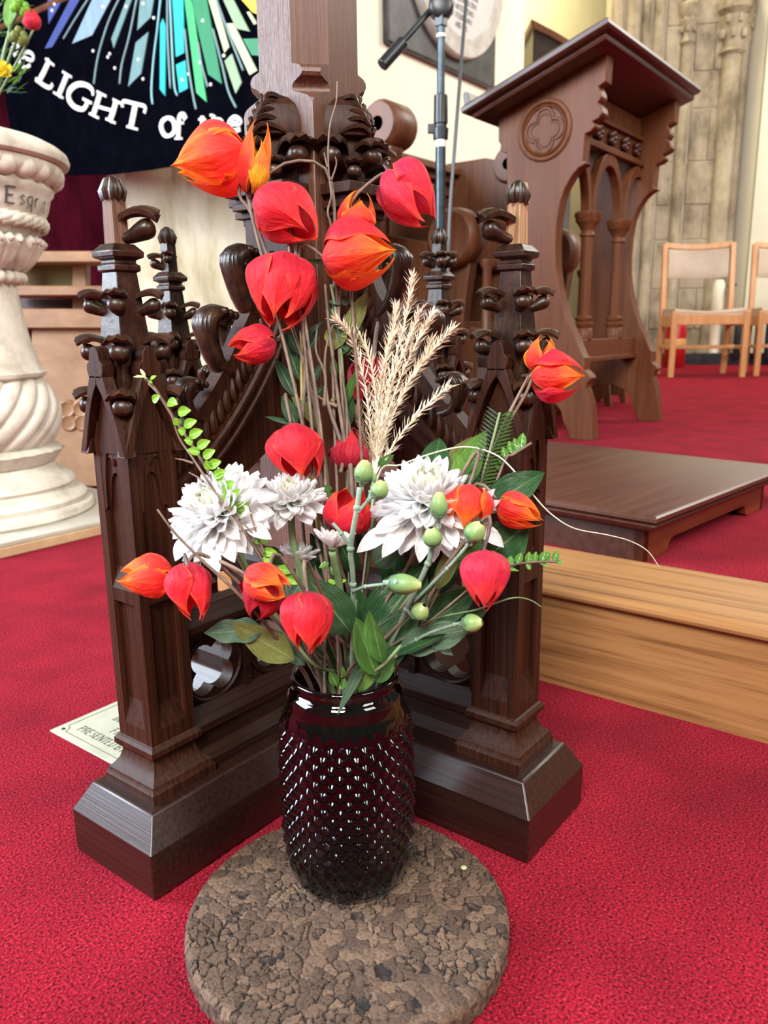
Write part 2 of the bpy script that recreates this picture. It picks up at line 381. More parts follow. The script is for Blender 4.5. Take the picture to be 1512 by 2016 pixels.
# worn corner of bare wood at the left foot
# ---- one pier (left foot), built round its own axis
SQ = lambda h, z: [Vector((-h, -h, z)), Vector((h, -h, z)), Vector((h, h, z)), Vector((-h, h, z))]
pier = MB()
pier.loft([SQ(h, z) for h, z in ((.0425, .085), (.0425, .0975), (.0405, .1005), (.0395, .1045), (.0355, .108), (.0305, .115), (.0278, .124), (.0275, .1285), (.031, .1295), (.0335, .133), (.0335, .139), (.031, .1425), (.0285, .144), (.0287, .160), (.0215, .1605), (.0215, .46))])
for sx in (-1, 1):
    for sy in (-1, 1):                                          # corner stiles with a hollow on the inner edge
        q = [(.0155, .0155), (.0155, .0245), (.0175, .0285), (.0285, .0285), (.0285, .0175), (.0245, .0155)]
        q = [(x*sx, y*sy) for x, y in q]
        pier.prism([(x, y, .1602) for x, y in q], (0, 0, .325))
def arch(w, z0, za, m=8):                                       # pointed arch outline, left foot over the point to right foot
    out = []
    for i in range(m+1):
        t = i/m; out.append((-w*(1-t**1.7), z0+(za-z0)*(1-(1-t)**1.8)))
    return out+[(-x, z) for x, z in reversed(out[:-1])]
FACE = MB()
FACE.prism([(-.017, .0282, .1602), (-.017, .021, .1602), (-.017, .021, .190)], (.034, 0, 0))        # sloped sill
FACE.box(-.017, .017, .02, .0282, .300, .314)
FACE.prism([(-.017, .0282, .314), (-.017, .021, .314), (-.017, .021, .338)], (.034, 0, 0))
o_ = [(-.017, .395), (-.017, .487), (.017, .487), (.017, .395)]
ar = arch(.0135, .400, .468)
FACE.prism([(x, .0225, z) for x, z in [(-.017, .395)]+[(-.017, .487), (.017, .487), (.017, .395)]+[(x, z) for x, z in reversed(ar)]], (0, .0055, 0))
ar2 = [(-.0095*cos(pi*i/8), .412+.024*sin(pi*i/8)) for i in range(9)]
FACE.prism([(x, .0212, z) for x, z in [(-.0136, .395), (-.0136, .445), (0, .462), (.0136, .445), (.0136, .395)]+[(x, z) for x, z in reversed(ar2)]], (0, .0032, 0))
FACE.ball((0, .0245, .4495), .0042, 8, 6, (1, .6, 1.9))
for k in range(4):
    t = MB(); t.v = [v.copy() for v in FACE.v]; t.f = FACE.f; t.xf(Matrix.Rotation(k*pi/2, 4, 'Z')); pier.add(t.v, t.f)
GAB = MB()
oc = [(.0375, .4545), (.0300, .476), (.0220, .500), (.0150, .519), (.0105, .532)]
ic = [(.0285, .4545), (.0215, .476), (.0135, .500), (.0070, .514), (.0, .524)]
for sg in (-1, 1):
    GAB.prism([(x*sg, .0235, z) for x, z in oc]+[(0, .0235, .532), (0, .0235, .524)]+[(x*sg, .0235, z) for x, z in reversed(ic[:-1])], (0, .0135, 0))
GAB.prism([(-.0105, .0235, .530)]+[(x, .0235, z) for x, z in ((-.0130, .537), (-.0125, .543), (-.0085, .546), (-.0075, .553), (-.0045, .558), (0, .560), (.0045, .558), (.0075, .553), (.0085, .546), (.0125, .543), (.0130, .537), (.0105, .530))], (0, .0135, 0))
GAB.prism([(-.0275, .0215, .455), (0, .0215, .526), (.0275, .0215, .455)], (0, .0068, 0))
spire = MB().loft([SQ(.0262, .45), SQ(.0115, .630)])
spire.loft([SQ(h, z) for h, z in ((.0112, .628), (.0145, .630), (.0145, .635), (.0118, .637), (.0118, .640), (.0172, .6425), (.0176, .6475), (.0115, .6545), (.008, .655))])
neck = MB().loft([SQ(.0082, .654), SQ(.0074, .697)])
OCT = lambda r, z: [Vector((r*cos(pi/8+j*pi/4), r*sin(pi/8+j*pi/4), z)) for j in range(8)]
bud = MB().loft([OCT(r, z) for r, z in ((.0062, .693), (.0098, .6955), (.0108, .700), (.0104, .7065), (.0078, .7125), (.003, .7165))])
for j in range(8):
    a = j*pi/4; bud.tube([(.0095*cos(a), .0095*sin(a), .694), (.0113*cos(a), .0113*sin(a), .702), (.0070*cos(a), .0070*sin(a), .7135)], [.002, .0026, .001], 5)
CROCK = MB()                                                    # leaf over a ball, growing out along +x
CROCK.tube(bez([(-.006, 0, -.0125), (.002, 0, -.0108), (.0080, 0, -.0080), (.0128, 0, -.0058), (.0160, 0, -.0046)], 16), [.0026, .0029, .0033, .0038, .0043, .0048, .0053, .0058, .0062, .0066, .0068, .0068, .0066, .0061, .0051, .0036, .0012], 9, flat=.82)
rows_ = []
for i in range(9):                                              # broad fluted fan curling over the ball
    u = i/8; r_ = []
    xx = -.006+.0228*u; zz = -.0015+.0095*sin(u*1.9)-.0050*u*u; hw = .0030+.0066*u**.8
    for v in (-1, -.72, -.42, 0, .42, .72, 1): r_.append((xx+.0016*(1-v*v)*u+(.0012 if abs(v) in (.72, 0) else 0)*u, v*hw, zz-.0030*v*v*u+(.0010 if abs(v) in (.72, 0) else -.0006)*u))
    for v in (1, .5, 0, -.5, -1): r_.append((xx-.0006, v*hw*.92, zz-.0030*v*v*u-.0042*(1-.55*u)))
    rows_.append([Vector(p) for p in r_])
CROCK.loft(rows_)
M0 = rz(0, (CX-.2795, CY, 0))
p0 = obj('pier', pier.xf(M0), OAK, stand, bevel=.0005, smooth=22)
gab = obj('gable', GAB.xf(M0), OAK, p0, bevel=.0007, smooth=25)
for k in (1, 2, 3):
    c = cp(gab, p0); c.matrix_basis = Matrix.Translation((CX-.2795-CX, 0, 0)) @ Matrix.Rotation(k*pi/2, 4, 'Z') @ Matrix.Translation((.2795, 0, 0))
sp_ = obj('spire', spire.xf(M0), CARVE, p0, bevel=.0007, smooth=22)
nk = obj('finial_neck', neck.xf(M0), RAW2, p0)
bd = obj('finial_bud', bud.xf(M0), CARVE, p0, smooth=60)
ck = obj('crocket', CROCK, CARVE, p0, world=False, smooth=50)
PXL = -.2795
for z, h, s in ((.606, .0122, 1.32), (.563, .0152, 1.45), (.512, .0192, 1.5)):
    for j in range(4):
        a = pi/4+j*pi/2
        c = ck if (z > .6 and j == 0) else cp(ck, p0)
        c.matrix_basis = Matrix.Translation((PXL, 0, z)) @ Matrix.Rotation(a, 4, 'Z') @ Matrix.Translation((h*1.40-.002, 0, 0)) @ Matrix.Scale(s, 4)
def fin(parent, a, s=1.5, z=.6800, r=.0085):
    c = cp(ck, parent); c.name = 'finial_crocket'
    c.matrix_basis = Matrix.Translation((PXL, 0, z)) @ Matrix.Rotation(a, 4, 'Z') @ Matrix.Translation((r, 0, 0)) @ Matrix.Scale(s, 4)
piers = [p0]
for k in (1, 2, 3): piers.append(cp(p0, stand, Matrix.Rotation(k*pi/2, 4, 'Z')))
fin(p0, -pi/4, 1.75)                                            # the left finial keeps only its right-hand leaf
fin(piers[1], pi/4, 1.75)                           # the right one only its left-hand leaf
for a in (pi/4, -pi/4, 3*pi/4, -3*pi/4): fin(piers[2], a, 1.25, .676, .006)
fin(piers[3], -3*pi/4, 1.25, .674, .006); fin(piers[3], -pi/4, .9, .678, .006); fin(piers[3], 3*pi/4, 1.0, .678, .006)
for p, m in zip(piers, (RAW2, RAW, CARVE, CARVE)):
    for o in p.children:
        if o.name.startswith('finial_neck'):
            if m is not RAW2: o.data = o.data.copy(); o.data.materials[0] = m
# sliver of pale broken wood on the right pinnacle's bud
q = MB().prism([(.0035, -.0118, .694), (.0095, -.0075, .694), (.0075, -.0065, .712), (.0045, -.0085, .714)], (-.002, .004, 0))
obj('broken_sliver', q.xf(rz(0, (CX+.0, CY-.2795, 0))), RAW, piers[1], label='pale broken edge')

# ---- arm panel, tracery and flying buttress, built for the left arm and turned for the rest
def arm(s, y, z): return (CX-s, CY+y, z)
rail = MB()
pf = [(.036, .086), (.036, .099), (.034, .1015), (.026, .110), (.0235, .122), (.0235, .128), (.027, .130), (.027, .139), (.022, .143), (.0175, .150), (.0105, .156)]
ring = lambda s: [arm(s, y, z) for y, z in pf]+[arm(s, -y, z) for y, z in reversed(pf)]
rail.loft([ring(.03), ring(.255)])
pf2 = [(.0105, .232), (.0150, .236), (.0235, .248), (.0235, .256), (.0105, .272)]
ring2 = lambda s: [arm(s, y, z) for y, z in pf2]+[arm(s, -y, z) for y, z in reversed(pf2)]
rail.loft([ring2(.03), ring2(.255)])
ap = obj('arm_rail', rail, OAKX, stand, bevel=.0006, smooth=22)
def quatre(sx, zx, d=.0190, rl=.0170, m=9, tilt=pi/4):
    out = []
    for k in range(4):
        for i in range(m):
            ph = -pi/4+pi/2*i/m; r = d*cos(ph)+math.sqrt(max(1e-9, rl*rl-(d*sin(ph))**2)); a = tilt+k*pi/2+ph
            out.append((sx+r*cos(a), zx+r*sin(a)))
    return out
tr = MB()
out = [(.035, .150), (.255, .150), (.255, .240), (.035, .240)]
holes = [quatre(.205, .194), quatre(.105, .194)]
for t_, y0 in ((.018, -.009),):
    tr.prism([arm(s, y0, z) for s, z in out], (0, t_, 0), [[arm(s, y0, z) for s, z in h] for h in holes])
for s in (.155, .245, .06): tr.box(CX-s-.005, CX-s+.005, CY-.0135, CY+.0135, .150, .238)
for h, (sc_, zc_) in zip(holes, ((.205, .194), (.105, .194))):
    for y in (-.0095, .0095):
        tr.tube([arm(sc_+.0425*cos(2*pi*i/28), y, zc_+.0395*sin(2*pi*i/28)) for i in range(29)], .0028, 5, cap=False)
trc = obj('tracery_panel', tr, OAKX, stand, smooth=30)
cen = [(.258, .400), (.232, .411), (.198, .4335), (.163, .464), (.132, .497), (.108, .527), (.088, .556), (.070, .592), (.056, .635), (.047, .68)]
cv = bez([arm(s, 0, z) for s, z in cen], 27)
fb = MB().sweep(cv, .0165, .0125, (0, 1, 0))
nn = len(cv)
for y in (-.0165, .0165):                                       # roll and fillet on the faces
    off = []
    for i, p in enumerate(cv):
        t = (cv[min(i+1, nn-1)]-cv[max(i-1, 0)]).normalized(); nrm = Vector((-t.z, 0, t.x))
        off.append((p, nrm))
    fb.tube([p+n_*.006+Vector((0, y, 0)) for p, n_ in off], .0042, 6); fb.tube([p-n_*.008+Vector((0, y, 0)) for p, n_ in off], .0028, 6)
sp2 = [(.252, .375)]+[(s, z-.011) for s, z in cen[1:8]]+[(.045, .58), (.045, .455)]+[(.065, .447), (.10, .432), (.14, .408), (.18, .370), (.205, .335), (.252, .315)]
fb.prism([arm(s, -.007, z) for s, z in sp2], (0, .014, 0))
sp3 = [(.236, .425), (.240, .452), (.215, .478), (.185, .505), (.155, .54), (.128, .58), (.105, .615), (.085, .66), (.055, .665), (.062, .60), (.10, .545), (.15, .485), (.20, .44)]
fb.prism([arm(s, -.010, z) for s, z in sp3], (0, .020, 0))
for k in range(26):                                             # ribbed leaf carving on the spandrel
    t = .06+.88*k/25; i = int(t*(nn-1)); p, nrm = off[i]
    if nrm.x > 0: nrm = -nrm
    nrm = Vector((-abs(nrm.x), 0, abs(nrm.z)))
    for y in (-.0105, .0105):
        tan = (cv[min(i+1, nn-1)]-cv[max(i-1, 0)]).normalized()
        fb.tube(bez([p+nrm*.010+Vector((0, y, 0)), p+nrm*.022+tan*.006+Vector((0, y*1.15, 0)), p+nrm*.030+tan*.018+Vector((0, y*.9, 0))], 6), [.004, .0048, .005, .0046, .004, .003, .0015], 6)
fbo = obj('flying_buttress', fb, OAK, stand, smooth=50)
def scroll(root, mid, head, r, y=.0, lip=1):
    m = MB()
    rt_, md_, hd = [Vector(arm(a, 0, z)) for a, z in (root, mid, head)]
    path = bez([rt_, md_, hd+Vector((-r*.5, 0, -r*.2)), hd+Vector((-r*.1, 0, r*.55)), hd+Vector((r*.75, 0, r*.55)), hd+Vector((r*1.1, 0, r*.15))], 20)
    k = len(path); rs = [(.011+(r*.95-.011)*min(1, (i/(k*.45))**1.4)) if i < k*.62 else r*.95*(1-.65*(i-k*.62)/(k*.38)) for i in range(k)]
    m.tube(path, rs, 12, flat=.62, side=(-.3, 0, 1))
    for j in range(-3, 4):                                      # ribs running down the stem
        m.tube([p+Vector((-rs[i]*.52*cos(j*.34), rs[i]*.86*sin(j*.36), rs[i]*.12)) for i, p in enumerate(path[:int(k*.66)])], .0021, 5)
    for j in range(-3, 4):                                      # ruffled lip
        for q_ in range(3): m.ball(hd+Vector((r*(.25+.35*q_), j*r*.30, r*(.92-.10*abs(j)*.5-.12*q_))), r*.24, 7, 5)
    return m
for root, mid, head, r in (((.175, .474), (.205, .482), (.207, .508), .0150), ((.132, .516), (.163, .535), (.168, .578), .0195), ((.090, .578), (.119, .600), (.125, .645), .0185)):
    obj('scroll_crocket', scroll(root, mid, head, r), CARVE, fbo, smooth=60)
for k in (1, 2, 3):
    R_ = Matrix.Rotation(k*pi/2, 4, 'Z')
    for o in (ap, trc, fbo): cp(o, stand, R_)
# ---- the post
h_ = .041
h_ = .0545
OC = lambda g, z, h=h_: [Vector((CX+x, CY+y, z)) for x, y in ((h-g, -h), (h, -h+g), (h, h-g), (h-g, h), (-h+g, h), (-h, h-g), (-h, -h+g), (-h+g, -h))]
pm = MB().loft([OC(g, z) for g, z in ((.0008, .087), (.0008, .815), (.003, .820), (.008, .8235), (.016, .8265), (.024, .829), (.0285, .8305), (.0298, .833), (.0292, .8365), (.0265, .8395), (.0215, .842), (.0165, .8445), (.0142, .848), (.0148, .852), (.0185, .8555), (.0245, .8575), (.0282, .8582), (.0292, .8595), (.029, 1.65))])
obj('post', pm, POST, stand, smooth=28)
at = MB()                                                       # attached shaft, cap and carved head on each face of the post
at.box(CX-.080, CX-.053, CY-.034, CY+.034, .44, .702)
for h, x0, z0, z1 in ((.0365, .083, .698, .706), (.0415, .092, .706, .714), (.039, .088, .714, .720), (.0455, .098, .720, .732)):
    at.box(CX-x0, CX-.053, CY-h, CY+h, z0, z1)
def dia(x, yh, z): return [(CX-.053, CY-yh, z), (CX-.053-(x-.053)*.55, CY-yh*.62, z), (CX-x, CY, z), (CX-.053-(x-.053)*.55, CY+yh*.62, z), (CX-.053, CY+yh, z)]
at.loft([dia(x, yh, z0) for x, yh, z0 in ((.083, .030, .732), (.080, .028, .782), (.092, .037, .784), (.093, .0375, .790), (.091, .0365, .803), (.083, .031, .816), (.070, .019, .8255), (.055, .003, .8315))])
ab = obj('post_bracket', at, OAK, stand, bevel=.001, smooth=22)
ck2 = obj('leaf_crocket', CROCK, CARVE, ab, world=False, smooth=50)
spots = [(-.076, 0, .772, pi, 1.7), (-.066, .024, .772, pi*.56, 1.9), (-.066, -.024, .772, -pi*.56, 1.9), (-.078, .016, .752, pi*.75, 1.25), (-.078, -.016, .752, -pi*.75, 1.25)]
for j, (x, y, z, a, s) in enumerate(spots):
    c = ck2 if j == 0 else cp(ck2, ab)
    c.matrix_basis = Matrix.Translation((x, y, z)) @ Matrix.Rotation(a, 4, 'Z') @ Matrix.Scale(s, 4)
vein = MB()
for sg in (-1, 1):
    for k in range(5):
        z = .789+.0085*k; f_ = 1-.10*k
        x0, x1 = .0935-.0045*max(0, k-1)*1.3, .078-.004*k
        vein.tube(bez([(CX-x0, CY+sg*.002, z-.003), (CX-(x0+x1)/2-.003, CY+sg*.010*f_, z+.004), (CX-x1, CY+sg*.021*f_, z+.002), (CX-x1+.012, CY+sg*.030*f_, z-.006)], 9), [.0016, .0024, .0030, .0033, .0033, .0031, .0027, .0022, .0016, .0010], 5)
obj('carved_leaf', vein, CARVE, ab, smooth=60)
for k in (1, 2, 3): cp(ab, stand, Matrix.Rotation(k*pi/2, 4, 'Z'))

# ================================================================== CORK MAT
MX, MY, MR, MT = .501, .434, .1545, .027
cork = thing('cork_mat', 'round thick brown cork mat under the glass vase', 'mat', (MX, MY, 0))
rng = np.random.default_rng(3)
NC = 1050; pts = rng.uniform(-MR*1.06, MR*1.06, (NC, 2)); hts = rng.uniform(-1, 1, NC)
def cell(xy):
    out = np.empty(len(xy)); idx = np.empty(len(xy), int)
    for a in range(0, len(xy), 4000):
        d = ((xy[a:a+4000, None, :]-pts[None])**2*np.array([1, 1])).sum(2)
        i2 = np.argpartition(d, 2, 1)[:, :2]; dd = np.take_along_axis(d, i2, 1); o_ = np.argsort(dd, 1)
        s2 = np.take_along_axis(dd, o_, 1)**.5; out[a:a+4000] = s2[:, 1]-s2[:, 0]; idx[a:a+4000] = np.take_along_axis(i2, o_, 1)[:, 0]
    return out, idx
NG = 300; g1 = np.linspace(-1, 1, NG); GX, GY = np.meshgrid(g1, g1, indexing='ij')
big = np.abs(GX) > np.abs(GY); rr = np.where(big, GX, GY); ph = np.where(big, pi/4*GY/np.where(GX == 0, 1, GX), pi/2-pi/4*GX/np.where(GY == 0, 1, GY))
X = (rr*np.cos(ph)).ravel()*MR; Y = (rr*np.sin(ph)).ravel()*MR
wob = lambda a, b: .0007*np.sin(a*600+2*np.sin(b*310))+.0004*np.sin(a*1700+b*900)
edge, idx = cell(np.stack([X+wob(Y, X), Y+wob(X, Y)], 1))
gap = np.clip(1-edge/.0019, 0, 1); patch = np.sin(X*55+1)+np.sin(Y*47+X*20)+.6*np.sin(X*130+Y*90); deep = (hts[idx]+.35*patch > -.15)
gap = gap*np.where(deep, 1, .3)
Zt = MT+hts[idx]*.0006-gap*.0030
Zt -= np.clip((np.hypot(X, Y)-MR+.006)/.006, 0, 1)**2*.005
vs = np.stack([X+MX, Y+MY, Zt], 1)
mb = MB(); nv = NG*NG; tone = (hts*7.3) % 1
mb.v = [Vector(p) for p in vs]
mb.uv = {i: (float(tone[idx[i]]), float(gap[i])) for i in range(nv)}
mb.f = [(i*NG+j, (i+1)*NG+j, (i+1)*NG+j+1, i*NG+j+1) for i in range(NG-1) for j in range(NG-1)]
per = [j for j in range(NG)]+[i*NG+NG-1 for i in range(1, NG)]+[(NG-1)*NG+j for j in range(NG-2, -1, -1)]+[i*NG for i in range(NG-2, 0, -1)]
prev = per; NP = len(per); pa_ = [math.atan2(Y[q_], X[q_]) for q_ in per]
for z in (.019, .012, .005, .0005):
    b = len(mb.v)
    for k_, a_ in enumerate(pa_):
        r_ = MR+.0012*sin(a_*55+z*700)*sin(a_*23+z*300)-(.004 if z < .002 else 0)
        mb.v.append(Vector((MX+r_*cos(a_), MY+r_*sin(a_), z))); mb.uv[len(mb.v)-1] = (.5+.5*sin(a_*40+z*500), max(0, sin(a_*90+z*900)*1.5-.9))
    cur = list(range(b, b+NP)); mb.f += [(prev[j], cur[j], cur[(j+1) % NP], prev[(j+1) % NP]) for j in range(NP)]; prev = cur
mb.f.append(tuple(reversed(prev)))
def corkmat():
    m, n, l, p = nt('cork_granules')
    tc = n.new('ShaderNodeTexCoord'); g = n.new('ShaderNodeTexNoise'); g.inputs['Scale'].default_value = 420; g.inputs['Detail'].default_value = 6; l.new(tc.outputs['Object'], g.inputs[0])
    sp = n.new('ShaderNodeSeparateXYZ'); l.new(tc.outputs['UV'], sp.inputs[0])
    r = ramp(n, [(0, (.052, .029, .018)), (.5, (.088, .051, .031)), (1, (.140, .085, .053))]); l.new(sp.outputs[0], r.inputs[0])
    r1 = ramp(n, [(.25, (1, 1, 1)), (.75, (.10, .07, .06))]); l.new(sp.outputs[1], r1.inputs[0])
    m1 = n.new('ShaderNodeMix'); m1.data_type = 'RGBA'; m1.blend_type = 'MULTIPLY'; m1.inputs[0].default_value = 1; l.new(r.outputs[0], m1.inputs[6]); l.new(r1.outputs[0], m1.inputs[7])
    r2 = ramp(n, [(.34, (.35, .30, .28)), (.48, (.9, .88, .86)), (.7, (1.15, 1.12, 1.1))]); l.new(g.outputs['Fac'], r2.inputs[0]); r = m1; r_o = m1.outputs[2]
    mx = n.new('ShaderNodeMix'); mx.data_type = 'RGBA'; mx.blend_type = 'MULTIPLY'; mx.inputs[0].default_value = .85
    l.new(r_o, mx.inputs[6]); l.new(r2.outputs[0], mx.inputs[7]); l.new(mx.outputs[2], p.inputs['Base Color'])
    b = n.new('ShaderNodeBump'); b.inputs['Strength'].default_value = .6; b.inputs['Distance'].default_value = .0015; l.new(g.outputs['Fac'], b.inputs['Height']); l.new(b.outputs[0], p.inputs['Normal'])
    p.inputs['Roughness'].default_value = .8; return m
gr = obj('cork_granules', mb, corkmat(), cork, smooth=30); gr['kind'] = 'stuff'
# ================================================================== VASE
VX, VY, VZ = .5440, .4680, MT+.0006
vase = thing('glass_vase', 'dark purple-green glass vase with hobnail diamonds, full of flowers', 'vase', (VX, VY, VZ))
prof = [(0, 0), (.030, 0), (.052, .0005), (.0585, .0035), (.0630, .011), (.0655, .024)]
body = [(.0655+.003*sin(pi*i/160*.95), .024+(.1735-.024)*i/160) for i in range(1, 161)]
neckp = [(.0652, .179), (.0642, .1845), (.0622, .189), (.0608, .193), (.0602, .200), (.0592, .2045), (.0565, .2075), (.0540, .2095), (.0536, .2135), (.0555, .2160), (.0560, .2195), (.0540, .2215), (.0510, .2205)]
NAv = 416; rows = []
full = prof+body+neckp; ncol = 26
inner = [(.0495, .215), (.0495, .20), (.0520, .187), (.058, .175), (.061, .15), (.0615, .10), (.060, .04), (.054, .016), (.03, .011), (0, .0105)]
rings = []
for r, z in full:
    ring = []
    for j in range(NAv):
        a = 2*pi*j/NAv; d = 0
        if .014 < z < .180 and r > .05:
            u = a/(2*pi)*ncol; v = z/.0088
            x = ((u+v/2) % 1)-.5; y = ((u-v/2) % 1)-.5
            k = max(0, 1-math.hypot(x, y)*2.05); d = .0046*(k*1.25-.25*k*k)*min(1, (z-.014)/.03, (.180-z)/.006)
        q_ = (max(r, .0003)+d)*.945; ring.append((VX+q_*cos(a), VY+q_*sin(a), VZ+z))
    rings.append(ring)
for r, z in inner: rings.append([(VX+max(r, .0003)*.945*cos(2*pi*j/NAv), VY+max(r, .0003)*.945*sin(2*pi*j/NAv), VZ+z) for j in range(NAv)])
def glass():
    m, n, l, p = nt('dark_glass')
    p.inputs['Base Color'].default_value = (.30, .20, .23, 1); p.inputs['Roughness'].default_value = .03
    p.inputs['Transmission Weight'].default_value = 1; p.inputs['IOR'].default_value = 1.5; p.inputs['Specular IOR Level'].default_value = .6
    tc = n.new('ShaderNodeTexCoord'); sp = n.new('ShaderNodeSeparateXYZ'); l.new(tc.outputs['Object'], sp.inputs[0])
    r = ramp(n, [(.0, (.09, .13, .10)), (.10, (.09, .115, .09)), (.22, (.09, .078, .085)), (.5, (.072, .046, .068)), (.78, (.068, .044, .062)), (.86, (.19, .20, .185)), (1, (.17, .13, .145))])
    mr = n.new('ShaderNodeMapRange'); mr.inputs[1].default_value = 0; mr.inputs[2].default_value = .222*S; l.new(sp.outputs[2], mr.inputs[0]); l.new(mr.outputs[0], r.inputs[0]); l.new(r.outputs[0], p.inputs['Base Color'])
    return m
obj('vase_body', MB().loft(rings, cap=False), glass(), vase, smooth=180)
# ================================================================== DAIS STEP AND LECTERN
a = rad(90-6.5)
dz = .245; DU = Vector((cos(rad(-7)), sin(rad(-7)), 0)); DV = Vector((-sin(rad(-7)), cos(rad(-7)), 0))    # DU away up the church, DV to the left
d0 = Vector((1.402, .476, 0))                                  # front right foot
dais = thing('lectern_step', 'low polished mahogany step box with bracket feet on the red carpet', 'step', (d0.x, d0.y, ZP), rad(-7))
def dl(u, v, z): return d0+DU*u+DV*v+Vector((0, 0, z))
WD, LD = .60, 1.25
def brackets(L, f=.15, h=.028):
    return [(0, 0), (f, 0), (f+.015, .006), (f+.02, h-.006), (f+.035, h), (L-f-.035, h), (L-f-.02, h-.006), (L-f-.015, .006), (L-f, 0), (L, 0), (L, .068), (0, .068)]
mb = MB().prism([dl(.0, u, ZP+z) for u, z in brackets(LD, .22)], DU*.02); obj('front_board', mb, LECTD, dais, bevel=.0015)
mb = MB().prism([dl(WD-.02, u, ZP+z) for u, z in brackets(LD, .22)], DU*.02); obj('back_board', mb, LECTD, dais, bevel=.0015)
mb = MB().prism([dl(u, 0, ZP+z) for u, z in brackets(WD, .09)], DV*.02); obj('end_board', mb, DAISR, dais, bevel=.0015, label='red-brown end board with bracket feet')
mb = MB().prism([dl(u, LD-.02, ZP+z) for u, z in brackets(WD, .09)], DV*.02); obj('end_board', mb, DAISR, dais, bevel=.0015)
def slab(e, z0, z1): return [[dl(u, v, z) for u, v in ((-e_, -e_), (WD+e_, -e_), (WD+e_, LD+e_), (-e_, LD+e_))] for e_, z in zip(e, (z0, z1))]
mb = MB()
ed = [(.004, ZP+.062), (.018, ZP+.066), (.030, ZP+.074), (.036, ZP+.082), (.030, ZP+.086), (.040, ZP+.090), (.040, ZP+.098), (.034, ZP+.102)]
mb.loft([[dl(u, v, z) for u, v in ((-e, -e), (WD+e, -e), (WD+e, LD+e), (-e, LD+e))] for e, z in ed])
obj('top_board', mb, DAIS, dais, bevel=.001)

lec = thing('lectern', 'tall dark mahogany gothic lectern with sloping book board and arcaded front', 'lectern', (3.25, 1.4, ZP))
side = [(1.203, 1.488), (1.206, 1.389), (1.232, 1.377), (1.222, 1.36), (1.218, 1.343), (1.224, 1.332), (1.232, 1.326), (1.216, 1.31), (1.211, 1.29), (1.222, 1.277), (1.249, 1.268), (1.236, 1.258), (1.236, 1.25), (1.25, 1.238), (1.272, 1.233), (1.277, 1.14), (1.262, 1.134), (1.29, 1.122), (1.313, 1.102), (1.340, 1.062), (1.357, 1.02), (1.368, .95), (1.371, .87), (1.367, .79), (1.352, .709), (1.316, .60), (1.276, .525), (1.245, .46), (1.236, .452), (1.236, .406), (1.215, .388), (1.207, .376), (1.222, .36), (1.227, .34), (1.206, .286), (1.197, .225), (1.187, ZP),
        (1.285, ZP), (1.292, .175), (1.312, .205), (1.325, .25), (1.36, .283), (1.40, .298), (1.44, .304), (1.48, .298), (1.52, .283), (1.55, .25), (1.565, .205), (1.582, .175), (1.592, ZP),
        (1.69, ZP), (1.68, .225), (1.665, .30), (1.655, .36), (1.645, .452), (1.60, .54), (1.58, .62), (1.572, .80), (1.575, .95), (1.582, 1.10), (1.586, 1.21), (1.605, 1.214), (1.615, 1.225), (1.612, 1.24), (1.622, 1.255), (1.624, 1.345)]
for x0 in (2.855, 3.585):
    pn = obj('side_panel', MB().prism([(x0, y, z) for y, z in side], (.055, 0, 0)), LECT, lec, bevel=.003)
    if x0 < 3:
        q = MB(); c_ = Vector((2.855, 1.430, 1.265))
        def disc(r0): return [c_+Vector((0, r0*cos(2*pi*i/40), r0*sin(2*pi*i/40))) for i in range(41)]
        q.tube(disc(.098), .010, 8, cap=False); q.tube(disc(.082), .006, 6, cap=False)
        pts = quatre(0, 0, .040, .034, 9, 0)
        q.tube([c_+Vector((0, u, v)) for u, v in pts+pts[:1]], .006, 6, cap=False)
        pts = quatre(0, 0, .030, .026, 9, 0)
        q.tube([c_+Vector((0, u, v)) for u, v in pts+pts[:1]], .004, 6, cap=False)
        obj('medallion', q, LECT, pn, smooth=60, label='carved quatrefoil roundel')
# sloping board with two mouldings and a ledge at the low edge
n_ = Vector((0, .33, 1)).normalized(); t_ = Vector((0, 1, -.33)).normalized()
def bd(e, h): return [Vector((x, 1.165, 1.497))+t_*v+n_*h for x, v in ((2.75-e, -e), (3.71+e, -e), (3.71+e, .54+e), (2.75-e, .54+e))]
mb = MB().loft([bd(e, h) for e, h in ((-.03, -.012), (-.006, -.006), (.0, .006), (-.006, .010), (.016, .016), (.024, .024), (.024, .040), (.014, .048))])
obj('book_board', mb, LECTD, lec, bevel=.0015)
mb = MB().prism([Vector((2.742, 1.165, 1.497))+t_*v+n_*h for v, h in ((.525, .046), (.525, .085), (.538, .095), (.548, .085), (.553, .046))], (.976, 0, 0))
obj('book_ledge', mb, LECTD, lec, bevel=.002)
# frieze with rosettes
mb = MB().box(2.91, 3.585, 1.345, 1.375, 1.235, 1.42).box(2.91, 3.585, 1.328, 1.35, 1.33, 1.345).box(2.91, 3.585, 1.320, 1.35, 1.228, 1.25)
fz = obj('frieze', mb, LECT, lec, bevel=.002)
for i in range(5):
    q = MB(); c_ = Vector((2.975+i*.136, 1.335, 1.288))
    for j in range(5): q.ball(c_+Vector((.018*cos(j*2*pi/5), -.004, .018*sin(j*2*pi/5))), .014, 8, 5)
    q.ball(c_+Vector((0, -.012, 0)), .010, 8, 5)
    obj('rosette', q, LECTD, fz, smooth=60)
